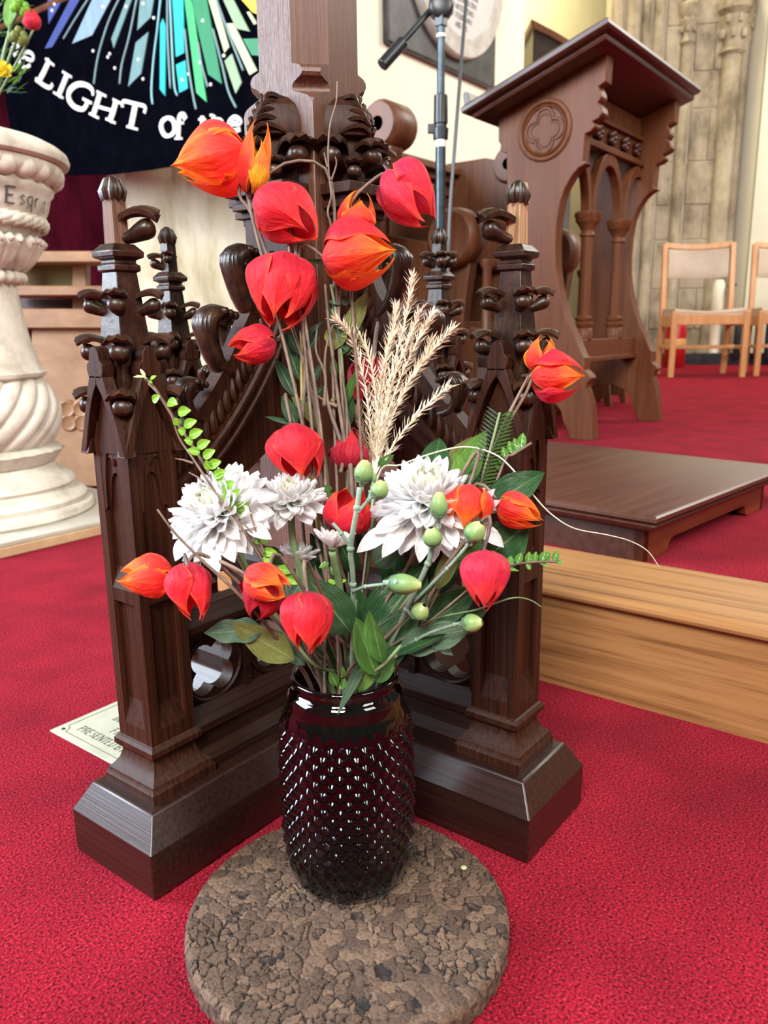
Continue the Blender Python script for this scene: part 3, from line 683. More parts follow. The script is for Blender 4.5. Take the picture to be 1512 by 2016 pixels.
# arcade: two columns, arches, sill
for x in (3.08, 3.40):
    q = MB().lathe([(.036, .515), (.036, .555), (.030, .56), (.038, .568), (.038, .578), (.028, .584), (.034, .592), (.034, .60), (.023, .607), (.0225, .905), (.029, .909), (.029, .917), (.0235, .923), (.024, .93), (.042, .957), (.048, .963), (.048, .975), (.052, .98), (.052, .995), (.04, 1.0)], (x, 1.345, 0), 18)
    obj('column', q, LECT, lec, smooth=50)
def gothic(x0, x1, z0, za, m=8): 
    c = (x0+x1)/2; wv = (x1-x0)/2
    return [(c+u, z) for u, z in arch(wv, z0, za, m)]
for xa, xb in ((2.76, 3.08), (3.08, 3.40), (3.40, 3.72)):
    o_ = gothic(xa+.004, xb-.004, .995, 1.235); i_ = gothic(xa+.032, xb-.032, .995, 1.185)
    k0 = [(x, z) for x, z in o_ if 2.905 <= x <= 3.59]; k1 = [(x, z) for x, z in i_ if 2.905 <= x <= 3.59]
    obj('arch', MB().prism([(x, 1.328, z) for x, z in k0+list(reversed(k1))], (0, .036, 0)), LECT, lec, bevel=.003)
obj('sill', MB().box(2.91, 3.585, 1.315, 1.375, .44, .515).box(2.91, 3.585, 1.305, 1.385, .425, .445), LECT, lec, bevel=.003)
kx, ky = ony(1190, 742, 1.72)[:2]
kn = thing('kneeling_stool', 'small stool with a dark red cushion seen under the lectern', 'stool', (kx, ky, ZP))
q = MB().ball((kx, ky, ZP+.23), .15, 18, 10, (1, .8, .5)); obj('cushion', q, REDV, kn, smooth=180)
for sx in (-1, 1):
    q = MB().prism([(kx+sx*.10, ky+u, ZP+z) for u, z in ((-.09, 0), (-.06, 0), (-.045, .04), (.045, .04), (.06, 0), (.09, 0), (.07, .17), (-.07, .17))], (.02*sx, 0, 0)); obj('stool_end', q, STALL, kn, bevel=.002)

# ================================================================== CHOIR STALLS (north side)
st = thing('choir_stalls', 'brown oak choir stalls with scroll-topped ends and round arm knobs, behind the microphone stand', 'stall', (3.1, 2.2, ZP))
def scrollring(c, r, hole, ln, name, par):
    c = Vector(c); MR_ = Matrix.Rotation(pi/2, 4, 'Y')
    q = MB().lathe([(hole, -ln), (r*.86, -ln), (r, -ln+.02), (r, ln-.02), (r*.9, ln), (hole*1.6, ln), (hole*1.5, ln-.02), (hole, ln-.02), (hole, -ln)], c, 24, MR_)
    return obj(name, q, STALL, par, smooth=40)
for x0, y0 in ((2.52, 1.80), (3.50, 1.80)):
    yo = 1.9
    e = [(1.72, ZP), (1.72, .62), (1.80, .66), (1.96, .70), (2.02, .80), (1.98, .95), (1.905, 1.10), (1.88, 1.22), (1.96, 1.32), (2.06, 1.345), (2.30, 1.345), (2.36, ZP)]
    pn = obj('end_panel', MB().prism([(x0, y, z) for y, z in e], (.08, 0, 0)), STALL, st, bevel=.006)
    scrollring((x0+.05, 1.925, 1.30), .085, .026, .075, 'scroll', pn)
bk = MB().box(2.55, 4.6, 2.28, 2.33, ZP, 1.20)
obj('back_panel', bk, STALL, st)
mb = MB().box(2.60, 4.6, 2.19, 2.36, 1.28, 1.315).box(2.60, 4.6, 2.22, 2.35, 1.245, 1.285).box(2.60, 4.6, 2.25, 2.34, 1.19, 1.25)
rl = obj('top_rail', mb, STALL, st, bevel=.006)
for i in range(9): obj('boss', MB().ball((2.72+i*.2, 2.245, 1.215), .018, 8, 5), STALL, rl, smooth=90)
for i in range(5): obj('panel_stile', MB().box(2.60+i*.42, 2.66+i*.42, 2.265, 2.29, ZP, 1.19), STALL, st, bevel=.004)
for x0 in (2.96, 3.30, 3.92):
    dv = [(1.70, ZP), (1.70, .50), (1.76, .56), (1.84, .58), (1.82, .72), (1.80, .86), (1.86, .90), (2.0, .92), (2.28, .98), (2.28, ZP)]
    pn = obj('arm', MB().prism([(x0, y, z) for y, z in dv], (.06, 0, 0)), STALL, st, bevel=.006)
    q = MB().lathe([(.0005, .055), (.05, .055), (.075, .06), (.10, .065), (.115, .05), (.12, .02), (.12, -.03), (.10, -.05), (.0005, -.05)], (x0, 1.87, .93), 28, Matrix.Rotation(-pi/2, 4, 'Y'))
    obj('arm_knob', q, STALL, pn, smooth=50)
    obj('arm_column', MB().lathe([(.03, .50), (.035, .52), (.02, .54), (.019, .80), (.03, .82), (.03, .84)], (x0+.03, 1.74, 0), 12), STALL, pn)
obj('seat_board', MB().box(2.55, 4.55, 1.80, 2.29, .55, .59), STALL, st, bevel=.004)

# ================================================================== CHAIRS
def chair(loc, ang, label):
    t = thing('chair', label, 'chair', loc, ang, 'wooden chairs by the limestone pier')
    def o(n, mb, m, par=None, **k): return obj(n, mb, m, par or t, world=False, **k)
    W_, D_, H_ = .275, .50, .52
    for sx in (-1, 1):
        o('leg', MB().box(sx*W_-.022, sx*W_+.022, -D_-.022, -D_+.022, 0, H_), BEECH, bevel=.006)
        o('leg', MB().sweep(bez([(sx*W_, .06, 0), (sx*W_, 0, .35), (sx*W_, 0, .60), (sx*W_, .07, 1.08)], 12), .022, .026, (1, 0, 0)), BEECH, bevel=.006)
        o('side_rail', MB().box(sx*W_-.013, sx*W_+.013, -D_, 0, .40, .49), BEECH, bevel=.004)
        o('stretcher', MB().box(sx*W_-.012, sx*W_+.012, -D_, .03, .22, .25), BEECH, bevel=.004)
    o('front_rail', MB().box(-W_, W_, -D_-.014, -D_+.014, .415, .495), BEECH, bevel=.004)
    o('cross_stretcher', MB().box(-W_, W_, -.27, -.245, .22, .25), BEECH, bevel=.004)
    o('top_rail', MB().sweep([(x, .075+.02*(1-(x/W_)**2), 1.075-.02*(1-(x/W_)**2)) for x in [W_*(i/6-1) for i in range(13)]], .016, .022, (0, 1, -.1)), BEECH, bevel=.004)
    rows = []
    sq = MB()
    for i in range(13):
        x = -(W_+.0)+2*W_*i/12; r = []
        for j in range(16):
            a = 2*pi*j/16; dip = .022*(1-(x/W_)**2)
            r.append((x, -.235+.275*max(-1, min(1, 1.25*cos(a))), H_-.006-dip*(1 if sin(a) > 0 else .4)+.030*max(-1, min(1, 1.4*sin(a)))))
        rows.append(r)
    sq.loft(rows); o('seat_cushion', sq, VINYL, smooth=60)
    bq = MB(); rows = []
    for i in range(13):
        x = -(W_-.03)+2*(W_-.03)*i/12; cv_ = .028*(1-(x/W_)**2); r = []
        for j in range(14):
            a = 2*pi*j/14; r.append((x, .045+cv_+.020*max(-1, min(1, 1.5*sin(a)))+.03*cos(a)*.6, .925-.012*cv_/.028+.118*max(-1, min(1, 1.2*cos(a)))))
        rows.append(r)
    bq.loft(rows); o('back_pad', bq, VINYL, smooth=60)
    return t
cb = P(1371, 600, 6.75); 
ca = math.atan2(.60, .06)
v1 = ch(1, 0, 0)
faceang = math.atan2(v1.y, v1.x)+rad(-8)
c1 = chair((cb.x, cb.y, ZP), faceang, 'beech chair with taupe vinyl seat and back, standing in front of the limestone pier')
cb2 = P(1548, 600, 6.75)
c2 = chair((cb2.x, cb2.y, ZP), faceang-.12, 'beech chair with taupe pads cut by the right edge of the picture')
# fire extinguisher and radiator behind the chairs
ex = P(1330, 660, 7.9); ext = thing('fire_extinguisher', 'red fire extinguisher standing behind the chair legs', 'extinguisher', (ex.x, ex.y, ZP))
obj('body', MB().lathe([(.002, 0), (.10, 0), (.105, .02), (.105, .36), (.09, .41), (.04, .44), (.03, .47), (.002, .47)], (ex.x, ex.y, ZP), 20), mat('red_enamel', [(.35, .006, .010), (.42, .008, .012)], rough=.3), ext)
obj('label_band', MB().lathe([(.1056, .20), (.1062, .205), (.1062, .275), (.1056, .28)], (ex.x, ex.y, ZP), 20), mat('yellow_label', [(.60, .30, .10), (.66, .36, .14)]), ext)
obj('valve', MB().box(ex.x-.05, ex.x+.05, ex.y-.012, ex.y+.012, ZP+.47, ZP+.50), BLACK, ext, bevel=.004)
ra_, rb_ = P(1432, 660, 8.2), P(1600, 660, 7.75)
rd = thing('radiator', 'black cast iron column radiator against the right wall', 'radiator', (ra_.x, ra_.y, ZP))
ru = (rb_-ra_); ru.z = 0; nL = ru.length; ru /= nL
for i in range(9):
    p = Vector((ra_.x, ra_.y, 0))+ru*(nL*i/8)
    obj('radiator_column', MB().tube([p+Vector((0, 0, z)) for z in (ZP+.06, ZP+.10, ZP+.50, ZP+.55)], [.02, .034, .034, .02], 8), BLACK, rd)
obj('pipe', MB().tube([Vector((ra_.x, ra_.y, z)) for z in (ZP+.55, ZP+.60)]+[Vector((ra_.x, ra_.y, ZP+.80))], .014, 8).tube([Vector((ra_.x-.03, ra_.y-.04, ZP+.80)), Vector((ra_.x+.03, ra_.y+.04, ZP+.80))], .022, 8), mat('green_valve', [(.03, .07, .05), (.04, .09, .06)]), rd)
wp = P(1408, 660, 8.3); tag(obj('white_pipe_casing', MB().lathe([(.055, ZP), (.06, ZP+.02), (.05, ZP+.1), (.058, .55), (.058, .95), (.04, 1.0)], (wp.x, wp.y, 0), 14), CREAM), 'cream pipe casing at the foot of the limestone pier, behind the chairs', 'pipe')

# ================================================================== FONT
FX, FY = 1.124, 2.413
oc_ = [(FX+.455*cos(pi/8+k*pi/4), FY+.455*sin(pi/8+k*pi/4)) for k in range(8)]
fsb = thing('stone_plinth', 'octagonal stone base slab with a tan edge under the white font', 'plinth', (FX, FY, 0))
obj('edge', MB().prism([(x, y, 0) for x, y in oc_], (0, 0, .026)), mat('tan_edge', [(.42, .27, .14), (.52, .36, .20)], (10, 10, 10), .6), fsb, bevel=.003)
obj('slab_top', MB().prism([(FX+(x-FX)*.985, FY+(y-FY)*.985, .026) for x, y in oc_], (0, 0, .012)), mat('grey_slab', [(.36, .33, .27), (.46, .43, .36)], (9, 9, 9), .7), fsb, bevel=.003)
ft = thing('stone_font', 'carved white stone font on a bulbous twisted baluster stem', 'font', (FX, FY, .0385))
def fl_(prof, mod=None, n=64): return MB().lathe([(r*.94, z) for r, z in prof], (FX, FY, 0), n, None, mod)
obj('foot', fl_([(.002, .0385), (.345, .0385), (.350, .045), (.345, .062), (.325, .070), (.330, .085), (.318, .098), (.296, .108), (.290, .118), (.298, .128), (.290, .142), (.262, .160), (.245, .172), (.240, .185)]), STONE, ft)
obj('leaf_collar', fl_([(.225, .180), (.240, .190), (.252, .208), (.262, .220), (.268, .226), (.250, .236), (.232, .242)], lambda a, z, r: 1+.035*sin(a*22)*sin((z-.18)*50)), STONE, ft, smooth=60)
tw = [(.232, .238), (.250, .255), (.266, .28), (.275, .31), (.277, .335), (.272, .362), (.258, .395), (.240, .425), (.228, .440)]
pf_ = bez([(r, 0, z) for r, z in tw], 40)
obj('twisted_bulb', fl_([(p.x, p.z) for p in pf_], lambda a, z, r: 1-.065*(1-abs(sin(a*11-(z-.24)*44)))**1.6, 330), STONE, ft, smooth=60)
obj('stem', fl_([(.226, .438), (.240, .445), (.242, .455), (.232, .462), (.222, .490), (.206, .54), (.195, .60), (.187, .66), (.183, .70), (.182, .708)], lambda a, z, r: 1+.012*sin(a*12)*max(0, (.62-z)*5)), STONE, ft)
bead = fl_([(.18, .705), (.19, .712), (.19, .735), (.18, .742)])
for k in range(34): bead.ball((FX+.186*cos(k*2*pi/34), FY+.186*sin(k*2*pi/34), .724), .0175, 10, 7)
obj('bead_ring', bead, STONE, ft, smooth=60)
cal = fl_([(.185, .740), (.205, .752), (.218, .775), (.235, .800), (.250, .815), (.262, .822), (.250, .830)])
for k in range(14):                                            # acanthus leaves
    a = k*2*pi/14; 
    for sg in (-1, 0, 1):
        b = a+sg*.10
        cal.tube(bez([(FX+.188*cos(a), FY+.188*sin(a), .745), (FX+.214*cos(b), FY+.214*sin(b), .775), (FX+.236*cos(b), FY+.236*sin(b), .808), (FX+.256*cos(b+sg*.03), FY+.256*sin(b+sg*.03), .822), (FX+.258*cos(b), FY+.258*sin(b), .812)], 8), [.010, .014, .017, .018, .017, .016, .013, .010, .005], 7)
obj('leaf_bowl', cal, STONE, ft, smooth=60)
rope = fl_([(.245, .826), (.262, .845), (.272, .860), (.276, .872)])
for k in range(44):
    a0_ = k*2*pi/44
    rope.tube([(FX+.266*cos(a0_+s_*.2), FY+.266*sin(a0_+s_*.2), .872+.014*s_) for s_ in (-.9, 0, .9)], [.008, .014, .008], 6)
obj('rope_band', rope, STONE, ft, smooth=60)
bowl = obj('bowl', fl_([(.27, .868), (.283, .885), (.296, .91), (.302, .93), (.306, .945), (.316, .955), (.318, .965), (.312, .972), (.31, .98)]), STONE, ft)
god = fl_([(.30, .975), (.33, .985), (.345, 1.0), (.35, 1.02), (.345, 1.03)])
for k in range(30):
    a = k*2*pi/30; god.ball((FX+.299*cos(a), FY+.299*sin(a), 1.003), .0335, 10, 8, (1, 1, .95))
obj('gadroon_band', god, STONE, ft, smooth=70)
obj('rim', fl_([(.33, 1.028), (.355, 1.026), (.368, 1.032), (.372, 1.044), (.366, 1.060), (.350, 1.072), (.325, 1.084), (.30, 1.09), (.26, 1.085), (.24, 1.02), (.0, 1.0)]), STONE, ft)
# ---- lettering: stroke letters with serifs
GL = {'E': 'v0 0,0 .55,0;0,.5 .42,.5;0,1 .55,1', 'L': 'v0 0,0 .55,0', 'I': 'v.1', 'T': 'v.3 0,1 .6,1', 'H': 'v0 v.6 0,.5 .6,.5', 'F': 'v0 0,1 .55,1;0,.5 .4,.5',
      'P': 'v0 0,1 .35,1 .52,.88 .52,.62 .35,.5 0,.5', 'R': 'v0 0,1 .35,1 .52,.88 .52,.62 .35,.5 0,.5;.28,.5 .6,0', 'S': 'p.5,.85 .3,1 .1,.92 .06,.72 .25,.55 .45,.42 .5,.2 .35,.02 .12,.03 .02,.18',
      'N': 'v0 v.6 0,1 .6,0', 'D': 'v0 0,1 .3,1 .55,.75 .55,.25 .3,0 0,0', 'B': 'v0 0,1 .32,1 .48,.88 .48,.62 .32,.52 0,.52;.32,.52 .55,.38 .55,.12 .35,0 0,0', 'Y': 'v.3h 0,1 .3,.5;.6,1 .3,.5', 'M': 'v0 v.7 0,1 .35,.25;.7,1 .35,.25',
      'O': 'p.3,1 .08,.85 0,.5 .08,.15 .3,0 .52,.15 .6,.5 .52,.85 .3,1', 'C': 'p.55,.82 .42,.97 .25,1 .08,.82 0,.5 .08,.18 .25,0 .42,.03 .55,.18', 'U': 'p0,1 0,.3 .1,.05 .3,0 .5,.05 .6,.3 .6,1', 'A': 'p0,0 .3,1 .6,0;.1,.36 .5,.36',
      'q': 'p.4,.6 .2,.64 .04,.5 .04,.2 .2,.02 .4,.1;.4,.62 .4,-.35', 's': 'p.36,.52 .2,.62 .06,.5 .2,.34 .36,.2 .2,.02 .04,.12', 'r': 'p.08,.6 .08,0;.08,.42 .22,.6 .36,.56', '1': 'p.2,-.25 .2,.62 .05,.5', '7': 'p0,.6 .4,.6 .15,-.3', ' ': ''}
def glyph(mb, chn, place, sw):
    """adds one letter; place(x, y) gives its 3-D spot, sw the stroke half-width in letter heights"""
    spec = GL.get(chn, '')
    segs = []; wid = .6
    for tok in spec.replace(' v', '|v').replace('v', '|v').split('|'):
        tok = tok.strip()
        if not tok: continue
        if tok[0] == 'v':
            parts = tok[1:].split(' ', 1); h = parts[0].endswith('h'); x = float(parts[0].rstrip('h'))
            segs.append(([(x, 0), (x, .5 if h else 1)], 1.0)); segs.append(([(x-.13, 0), (x+.13, 0)], .45))
            if not h: segs.append(([(x-.13, 1), (x+.13, 1)], .45))
            rest = parts[1] if len(parts) > 1 else ''
        else: rest = tok[1:]
        for pl_ in rest.split(';'):
            pts = [tuple(float(q) for q in a.split(',')) for a in pl_.split()]
            if len(pts) > 1: segs.append((pts, .8))
    for pts, k in segs:
        L_ = []; R_ = []
        for i, p in enumerate(pts):
            a, b = pts[max(0, i-1)], pts[min(len(pts)-1, i+1)]; dx, dy = b[0]-a[0], b[1]-a[1]; d = math.hypot(dx, dy) or 1
            nx, ny = -dy/d*sw*k, dx/d*sw*k
            L_.append(place(p[0]+nx, p[1]+ny)); R_.append(place(p[0]-nx, p[1]-ny)); wid = max(wid, p[0])
        mb.sheet([L_, R_])
    return {'I': .35, ' ': .3, 'M': .85, 'r': .42, 's': .45, 'q': .5, '1': .42, '7': .5}.get(chn, .72)
def words(mb, txt, place, sw, gap=.14):
    x = 0
    for c_ in txt: x += glyph(mb, c_, lambda u, v, x=x: place(x+u, v), sw)+gap
    return x
INK = mat('incised_ink', [(.05, .045, .04), (.09, .08, .07)], (30, 30, 30), .8)
def band(x, y, h=.040, r=.288):                                # round the bowl, read from the nave
    a = -1.43+x*h/r*1.25; z = .905+y*h; rr_ = (.2975+(z-.91)*.27)*.94
    return (FX+(rr_+.003)*cos(a), FY+(rr_+.003)*sin(a), z)
x_ = 0
for c_, sw in (('E', .075), ('s', .06), ('q', .06), ('r', .06), (' ', .06), ('1', .06), ('7', .06)):
    q = MB(); w_ = glyph(q, c_, lambda u, v, x=x_: band(x+u, v), sw)
    if q.v: obj('letter', q, INK, bowl, smooth=0)
    x_ += w_+.14
# flowers on the font are made with the bouquet below

# ================================================================== PEW FRONT BEHIND THE FONT
pc = P(150, 960, 2.92); pw = thing('wooden_desk', 'plain oak desk front with open shelf and carved roundel, behind the font', 'desk', (pc.x, pc.y, 0))
ua, uf = ch(1, 0, 0), ch(0, 1, 0)
def pt(px, py, off=0): return P(px, py, 2.92)+uf*off
def bar(n, px0, px1, py0, py1, th, off=0, m=PEW):
    q = [pt(px0, py0, off), pt(px1, py0, off), pt(px1, py1, off), pt(px0, py1, off)]
    return obj(n, MB().prism(q, uf*th), m, pw, bevel=.004)
bar('front_panel', 62, 215, 640, 958, .04)
bar('desk_rail', -40, 222, 608, 646, .07, -.03)
bar('shelf', -40, 222, 563, 582, .30, -.02)
bar('top_board', -40, 205, 494, 516, .20, .0)
bar('upright', 122, 150, 514, 612, .05, .10); bar('upright', -30, 0, 514, 960, .05, .10)
bar('back_board', -40, 122, 514, 566, .02, .20, mat('olive_board', [(.23, .17, .06), (.33, .25, .10)], (6, 6, 6), .7))
bar('inner_panel', -40, 215, 580, 640, .02, .32, LECTD)
c_ = pt(150, 818, -.005); q = MB()
for k in range(4):
    a = pi/4+k*pi/2; q.lathe([(.0005, .012), (.018, .010), (.026, .014), (.034, .008), (.036, 0)], c_+ua*(.036*cos(a))+Vector((0, 0, .036*sin(a))), 16, Matrix((ua, Vector((0, 0, 1)), -uf)).transposed().to_4x4())
obj('carved_roundel', q, PEW, pw, smooth=50)

# ================================================================== BANNER
BXp = 2.6
ban = thing('banner', 'black velvet banner with coloured rays and curved white lettering', 'banner', ony(250, 100, 3.6)-Vector((0, 0, 0)))
ban.location = (BXp, 3.6, 1.4)
def B(px, py, off=.0): 
    p = onx(px, py, BXp); p.x -= off; return p
ol = [(-30, 40), (8, 180), (22, 262), (36, 310), (134, 345), (220, 343), (295, 334), (350, 325), (500, 305), (560, 290), (560, -60), (-30, -60)]
bo = [B(*p) for p in ol]
clo = obj('cloth', MB().prism(bo, (.012, 0, 0)), VELVET, ban)
tp = B(250, -60).z
obj('hanging_rod', MB().tube([Vector((BXp+.006, B(-55, 0).y, tp)), Vector((BXp+.006, B(585, 0).y, tp))], .018, 10), STALL, ban)
obj('banner_pole', MB().tube([Vector((BXp+.035, B(556, 0).y, .03)), Vector((BXp+.035, B(556, 0).y, tp+.25))], .016, 10).tube([Vector((BXp+.035, B(556, 0).y, tp)), Vector((BXp, B(556, 0).y, tp))], .012, 8), STALL, ban)
obj('pole_foot', MB().lathe([(.001, 0), (.17, 0), (.17, .02), (.03, .05), (.022, .10), (.001, .10)], (BXp+.035, B(556, 0).y, 0), 20), LECTD, ban)
def satin(n, c): return mat(n, [tuple(x*.82 for x in c), c], (30, 30, 6), .5, .15, None, 4, .5, 0, .2)
BL, PB, TG, TQ, G1, G2, SG, YE, LG = [satin(n, c) for n, c in (('blue_satin', (.035, .060, .25)), ('pale_blue_satin', (.22, .33, .42)), ('teal_grey_satin', (.13, .25, .25)), ('turquoise_satin', (.0, .42, .44)), ('bright_green_satin', (.04, .40, .13)), ('emerald_satin', (.01, .21, .08)), ('sage_satin', (.25, .36, .20)), ('yellow_satin', (.80, .55, .02)), ('pale_green_satin', (.45, .52, .28)))]
Z2 = lambda x, y: (80+x/3.436, y/3.436)
for pts, m in (([(55, 0), (60, 165), (160, -10), (180, -80), (60, -80)], BL), ([(210, -10), (35, 330), (85, 320), (275, -10), (320, -90), (255, -90)], BL),
               ([(355, 0), (220, 297), (355, 240), (480, 0), (520, -80), (390, -80)], PB), ([(590, -10), (485, 265), (500, 328), (625, -10), (640, -80), (610, -80)], TG),
               ([(680, 0), (660, 208), (750, 120), (770, 0), (775, -80), (690, -80)], TG), ([(735, 218), (650, 290), (598, 588), (685, 500)], TG),
               ([(832, 128), (815, 170), (812, 605), (848, 650), (852, 175)], TQ), ([(900, -80), (898, 0), (922, 388), (978, 360), (970, -80)], TQ), ([(986, 410), (922, 440), (945, 630), (1002, 600)], TQ),
               ([(975, -80), (980, 0), (1060, 630), (1128, 692), (1030, 0), (1020, -80)], G1), ([(1018, -80), (1025, 0), (1140, 505), (1232, 570), (1130, 0), (1110, -80)], G2),
               ([(1135, -20), (1250, 360), (1282, 320), (1185, -20)], LG), ([(1240, 0), (1330, 195), (1420, 215), (1310, 0)], SG), ([(1255, 160), (1420, 510), (1470, 480), (1310, 160)], LG), ([(1300, 365), (1250, 415), (1325, 635), (1365, 560)], SG),
               ([(1375, 265), (1435, 375), (1500, 380), (1500, 262)], G2), ([(1365, 0), (1440, 85), (1500, 110), (1500, -60), (1340, -60)], YE), ([(1400, 85), (1450, 170), (1470, 160), (1420, 80)], LG)):
    obj('satin_ray', MB().prism([B(*Z2(*p), .006) for p in pts], (.0055, 0, 0)), m, ban)
CORD = satin('silver_cord', (.16, .26, .27)); CORDL = satin('light_cord', (.20, .45, .48))
for pts, m in (([(330, 0), (240, 140), (165, 265)], CORD), ([(545, -10), (470, 150), (400, 380), (370, 570)], CORD), ([(662, -10), (610, 250), (560, 440), (545, 572)], CORD), ([(822, -10), (800, 200), (775, 400), (760, 610), (768, 708)], CORDL), ([(868, -10), (870, 250), (888, 600)], CORD), ([(885, -10), (900, 330), (915, 580), (935, 650)], CORDL), ([(985, 200), (1010, 450), (1040, 640), (1062, 742)], CORD), ([(1075, 290), (1100, 440), (1140, 590)], CORD), ([(1175, 200), (1240, 450), (1280, 620), (1332, 730)], CORD), ([(1200, 0), (1290, 250), (1380, 480)], CORD)):
    obj('cord', MB().tube(bez([B(*Z2(*p), .008) for p in pts], 12), .0055, 5), m, ban, smooth=90)
for x, y in ((365, 348), (478, 368), (465, 390), (512, 464), (703, 538), (776, 125), (105, 33), (88, 75), (590, 50), (705, 30), (672, 408), (968, 545), (1012, 505), (1090, 428), (1108, 145), (1160, 575), (1250, 380), (432, 50)):
    obj('sequin', MB().ball(B(*Z2(x, y), .008), .008, 6, 4), WHITE, ban, smooth=90)
Z1 = lambda x, y: (x/2.88, y/2.88)
_k = 0
def stroke(mb, pts, wd):
    global _k
    _k = (_k+1) % 7
    if len(pts) > 3:
        k_ = 5; p2 = bez([Vector((*p, 0)) for p in pts], k_*(len(pts)-1)); w0 = wd if hasattr(wd, '__len__') else [wd]*len(pts)
        wd = [w0[min(i//k_, len(w0)-1)]*(1-(i % k_)/k_)+w0[min(i//k_+1, len(w0)-1)]*((i % k_)/k_) for i in range(len(p2))]; pts = [(p.x, p.y) for p in p2]
    p3 = [B(*Z1(*p), .004+.0011*_k) for p in pts]; n = len(p3); L_ = []; R_ = []
    for i, p in enumerate(p3):
        t = p3[min(i+1, n-1)]-p3[max(i-1, 0)]; t.x = 0; t.normalize(); nrm = Vector((0, -t.z, t.y))
        w_ = wd[i] if hasattr(wd, '__len__') else wd
        L_.append(p+nrm*w_); R_.append(p-nrm*w_)
    mb.loft([[a, b, b-Vector((.005, 0, 0)), a-Vector((.005, 0, 0))] for a, b in zip(L_, R_)])
LETW = mat('off_white_felt', [(.58, .58, .53), (.66, .66, .60)], (20, 20, 20), .8)
LETT = {'letter_h': [([(108, 165), (90, 235), (70, 300)], .010), ([(90, 245), (115, 260), (100, 300), (88, 318)], .010)],
 'letter_e': [([(128, 318), (190, 345), (198, 318), (175, 298), (145, 305), (122, 340), (128, 372), (155, 386), (182, 372)], .0095)],
 'letter_l': [([(292, 345), (262, 410), (232, 465)], .018), ([(270, 335), (320, 375)], .006), ([(215, 452), (265, 488), (298, 500), (312, 480)], .011)],
 'letter_i': [([(388, 425), (362, 490), (338, 545)], .018), ([(362, 408), (415, 440)], .006), ([(312, 525), (368, 558)], .006)],
 'letter_g': [([(538, 545), (532, 510), (500, 485), (450, 482), (408, 515), (400, 560), (430, 605), (478, 622), (500, 600), (508, 575)], [.007, .011, .012, .014, .018, .018, .013, .012, .014, .014]), ([(480, 562), (532, 588)], .007)],
 'letter_h_capital': [([(580, 535), (560, 600), (540, 660)], .018), ([(672, 580), (655, 640), (635, 690)], .018), ([(556, 520), (610, 548)], .006), ([(648, 565), (698, 590)], .006), ([(515, 645), (570, 672)], .006), ([(610, 675), (665, 700)], .006), ([(560, 605), (655, 632)], .008)],
 'letter_t': [([(780, 600), (768, 660), (755, 725)], .019), ([(708, 612), (715, 578), (780, 592), (835, 608), (832, 645)], .009), ([(725, 718), (788, 735)], .006)],
 'letter_o': [([(960, 668), (930, 690), (922, 725), (940, 765), (968, 772), (995, 750), (998, 710), (985, 680), (960, 668)], [.008, .013, .015, .012, .008, .013, .015, .012, .008])],
 'letter_f': [([(1062, 680), (1050, 655), (1030, 660), (1024, 690), (1022, 740), (1020, 785)], .013), ([(1000, 698), (1052, 700)], .006), ([(1002, 788), (1045, 788)], .005)],
 'letter_t_small': [([(1160, 660), (1158, 720), (1172, 745)], .011), ([(1140, 680), (1180, 680)], .005)],
 'letter_h_small': [([(1218, 655), (1216, 735)], .012), ([(1218, 695), (1245, 682), (1265, 695), (1266, 735)], .011), ([(1200, 655), (1218, 655)], .005)],
 'letter_e_small': [([(1312, 705), (1372, 700), (1362, 675), (1338, 668), (1312, 690), (1310, 720), (1332, 745), (1372, 735)], .010)]}
for nm, ss in LETT.items():
    q = MB()
    for pts, wd in ss: stroke(q, pts, wd)
    obj('letter', q, LETW, ban, smooth=60)

# ================================================================== MEMORIAL PLAQUE ON THE WALL
pq = thing('memorial_tablet', 'white oval marble memorial on a dark slate panel, on the cream wall', 'plaque', ony(860, 60, 3.2))
a_, b_ = ony(752, 92, 3.2), ony(963, 172, 3.2)
zb = (a_.z+b_.z)/2
SLATE = mat('dark_slate', [(.018, .018, .017), (.06, .058, .055)], (8, 8, 8), .45)
obj('slate_panel', MB().box(a_.x, b_.x, 3.150, 3.196, zb, zb+1.3), SLATE, pq, bevel=.01)
oc2 = Vector(((a_.x+b_.x)/2+.08, 3.155, zb+.64)); rx, rz_ = .56, .57
def oval(k, y): return [oc2+Vector((rx*k*cos(2*pi*i/48), y, rz_*k*sin(2*pi*i/48))) for i in range(48)]
obj('marble_oval', MB().loft([oval(1, 0), oval(1, -.05), oval(.985, -.065), oval(.80, -.075), oval(.785, -.06)]), mat('rough_marble', [(.42, .40, .35), (.60, .58, .53)], (12, 12, 12), .7, .4, (60, 60, 60), dist=.006), pq, bevel=.004)
fc = obj('inscribed_face', MB().loft([oval(.79, -.062), oval(.78, -.066)]), mat('smooth_marble', [(.66, .66, .64), (.72, .72, .70)], (6, 6, 6), .5), pq)
q = MB(); INKG = mat('faded_lettering', [(.20, .20, .20), (.30, .30, .30)], (40, 40, 40), .8)
hh = .030
for k, t_ in enumerate(('AND HIS', 'OF FEBRUARY', 'DEPARTED THIS', 'YEARS IN MINISTRY', 'OF THIS PARISH HERE', 'MEMORY OF THE', 'SACRED')):
    z = oc2.z-.405+k*.052
    n_w = sum({'I': .35, ' ': .3, 'M': .85}.get(c, .72)+.14 for c in t_)*hh
    words(q, t_, lambda x, y, z=z, n_w=n_w: (oc2.x-n_w/2+x*hh, 3.155-.0685, z+y*hh), .12)
obj('inscription', q, INKG, fc, smooth=0)['kind'] = 'stuff'

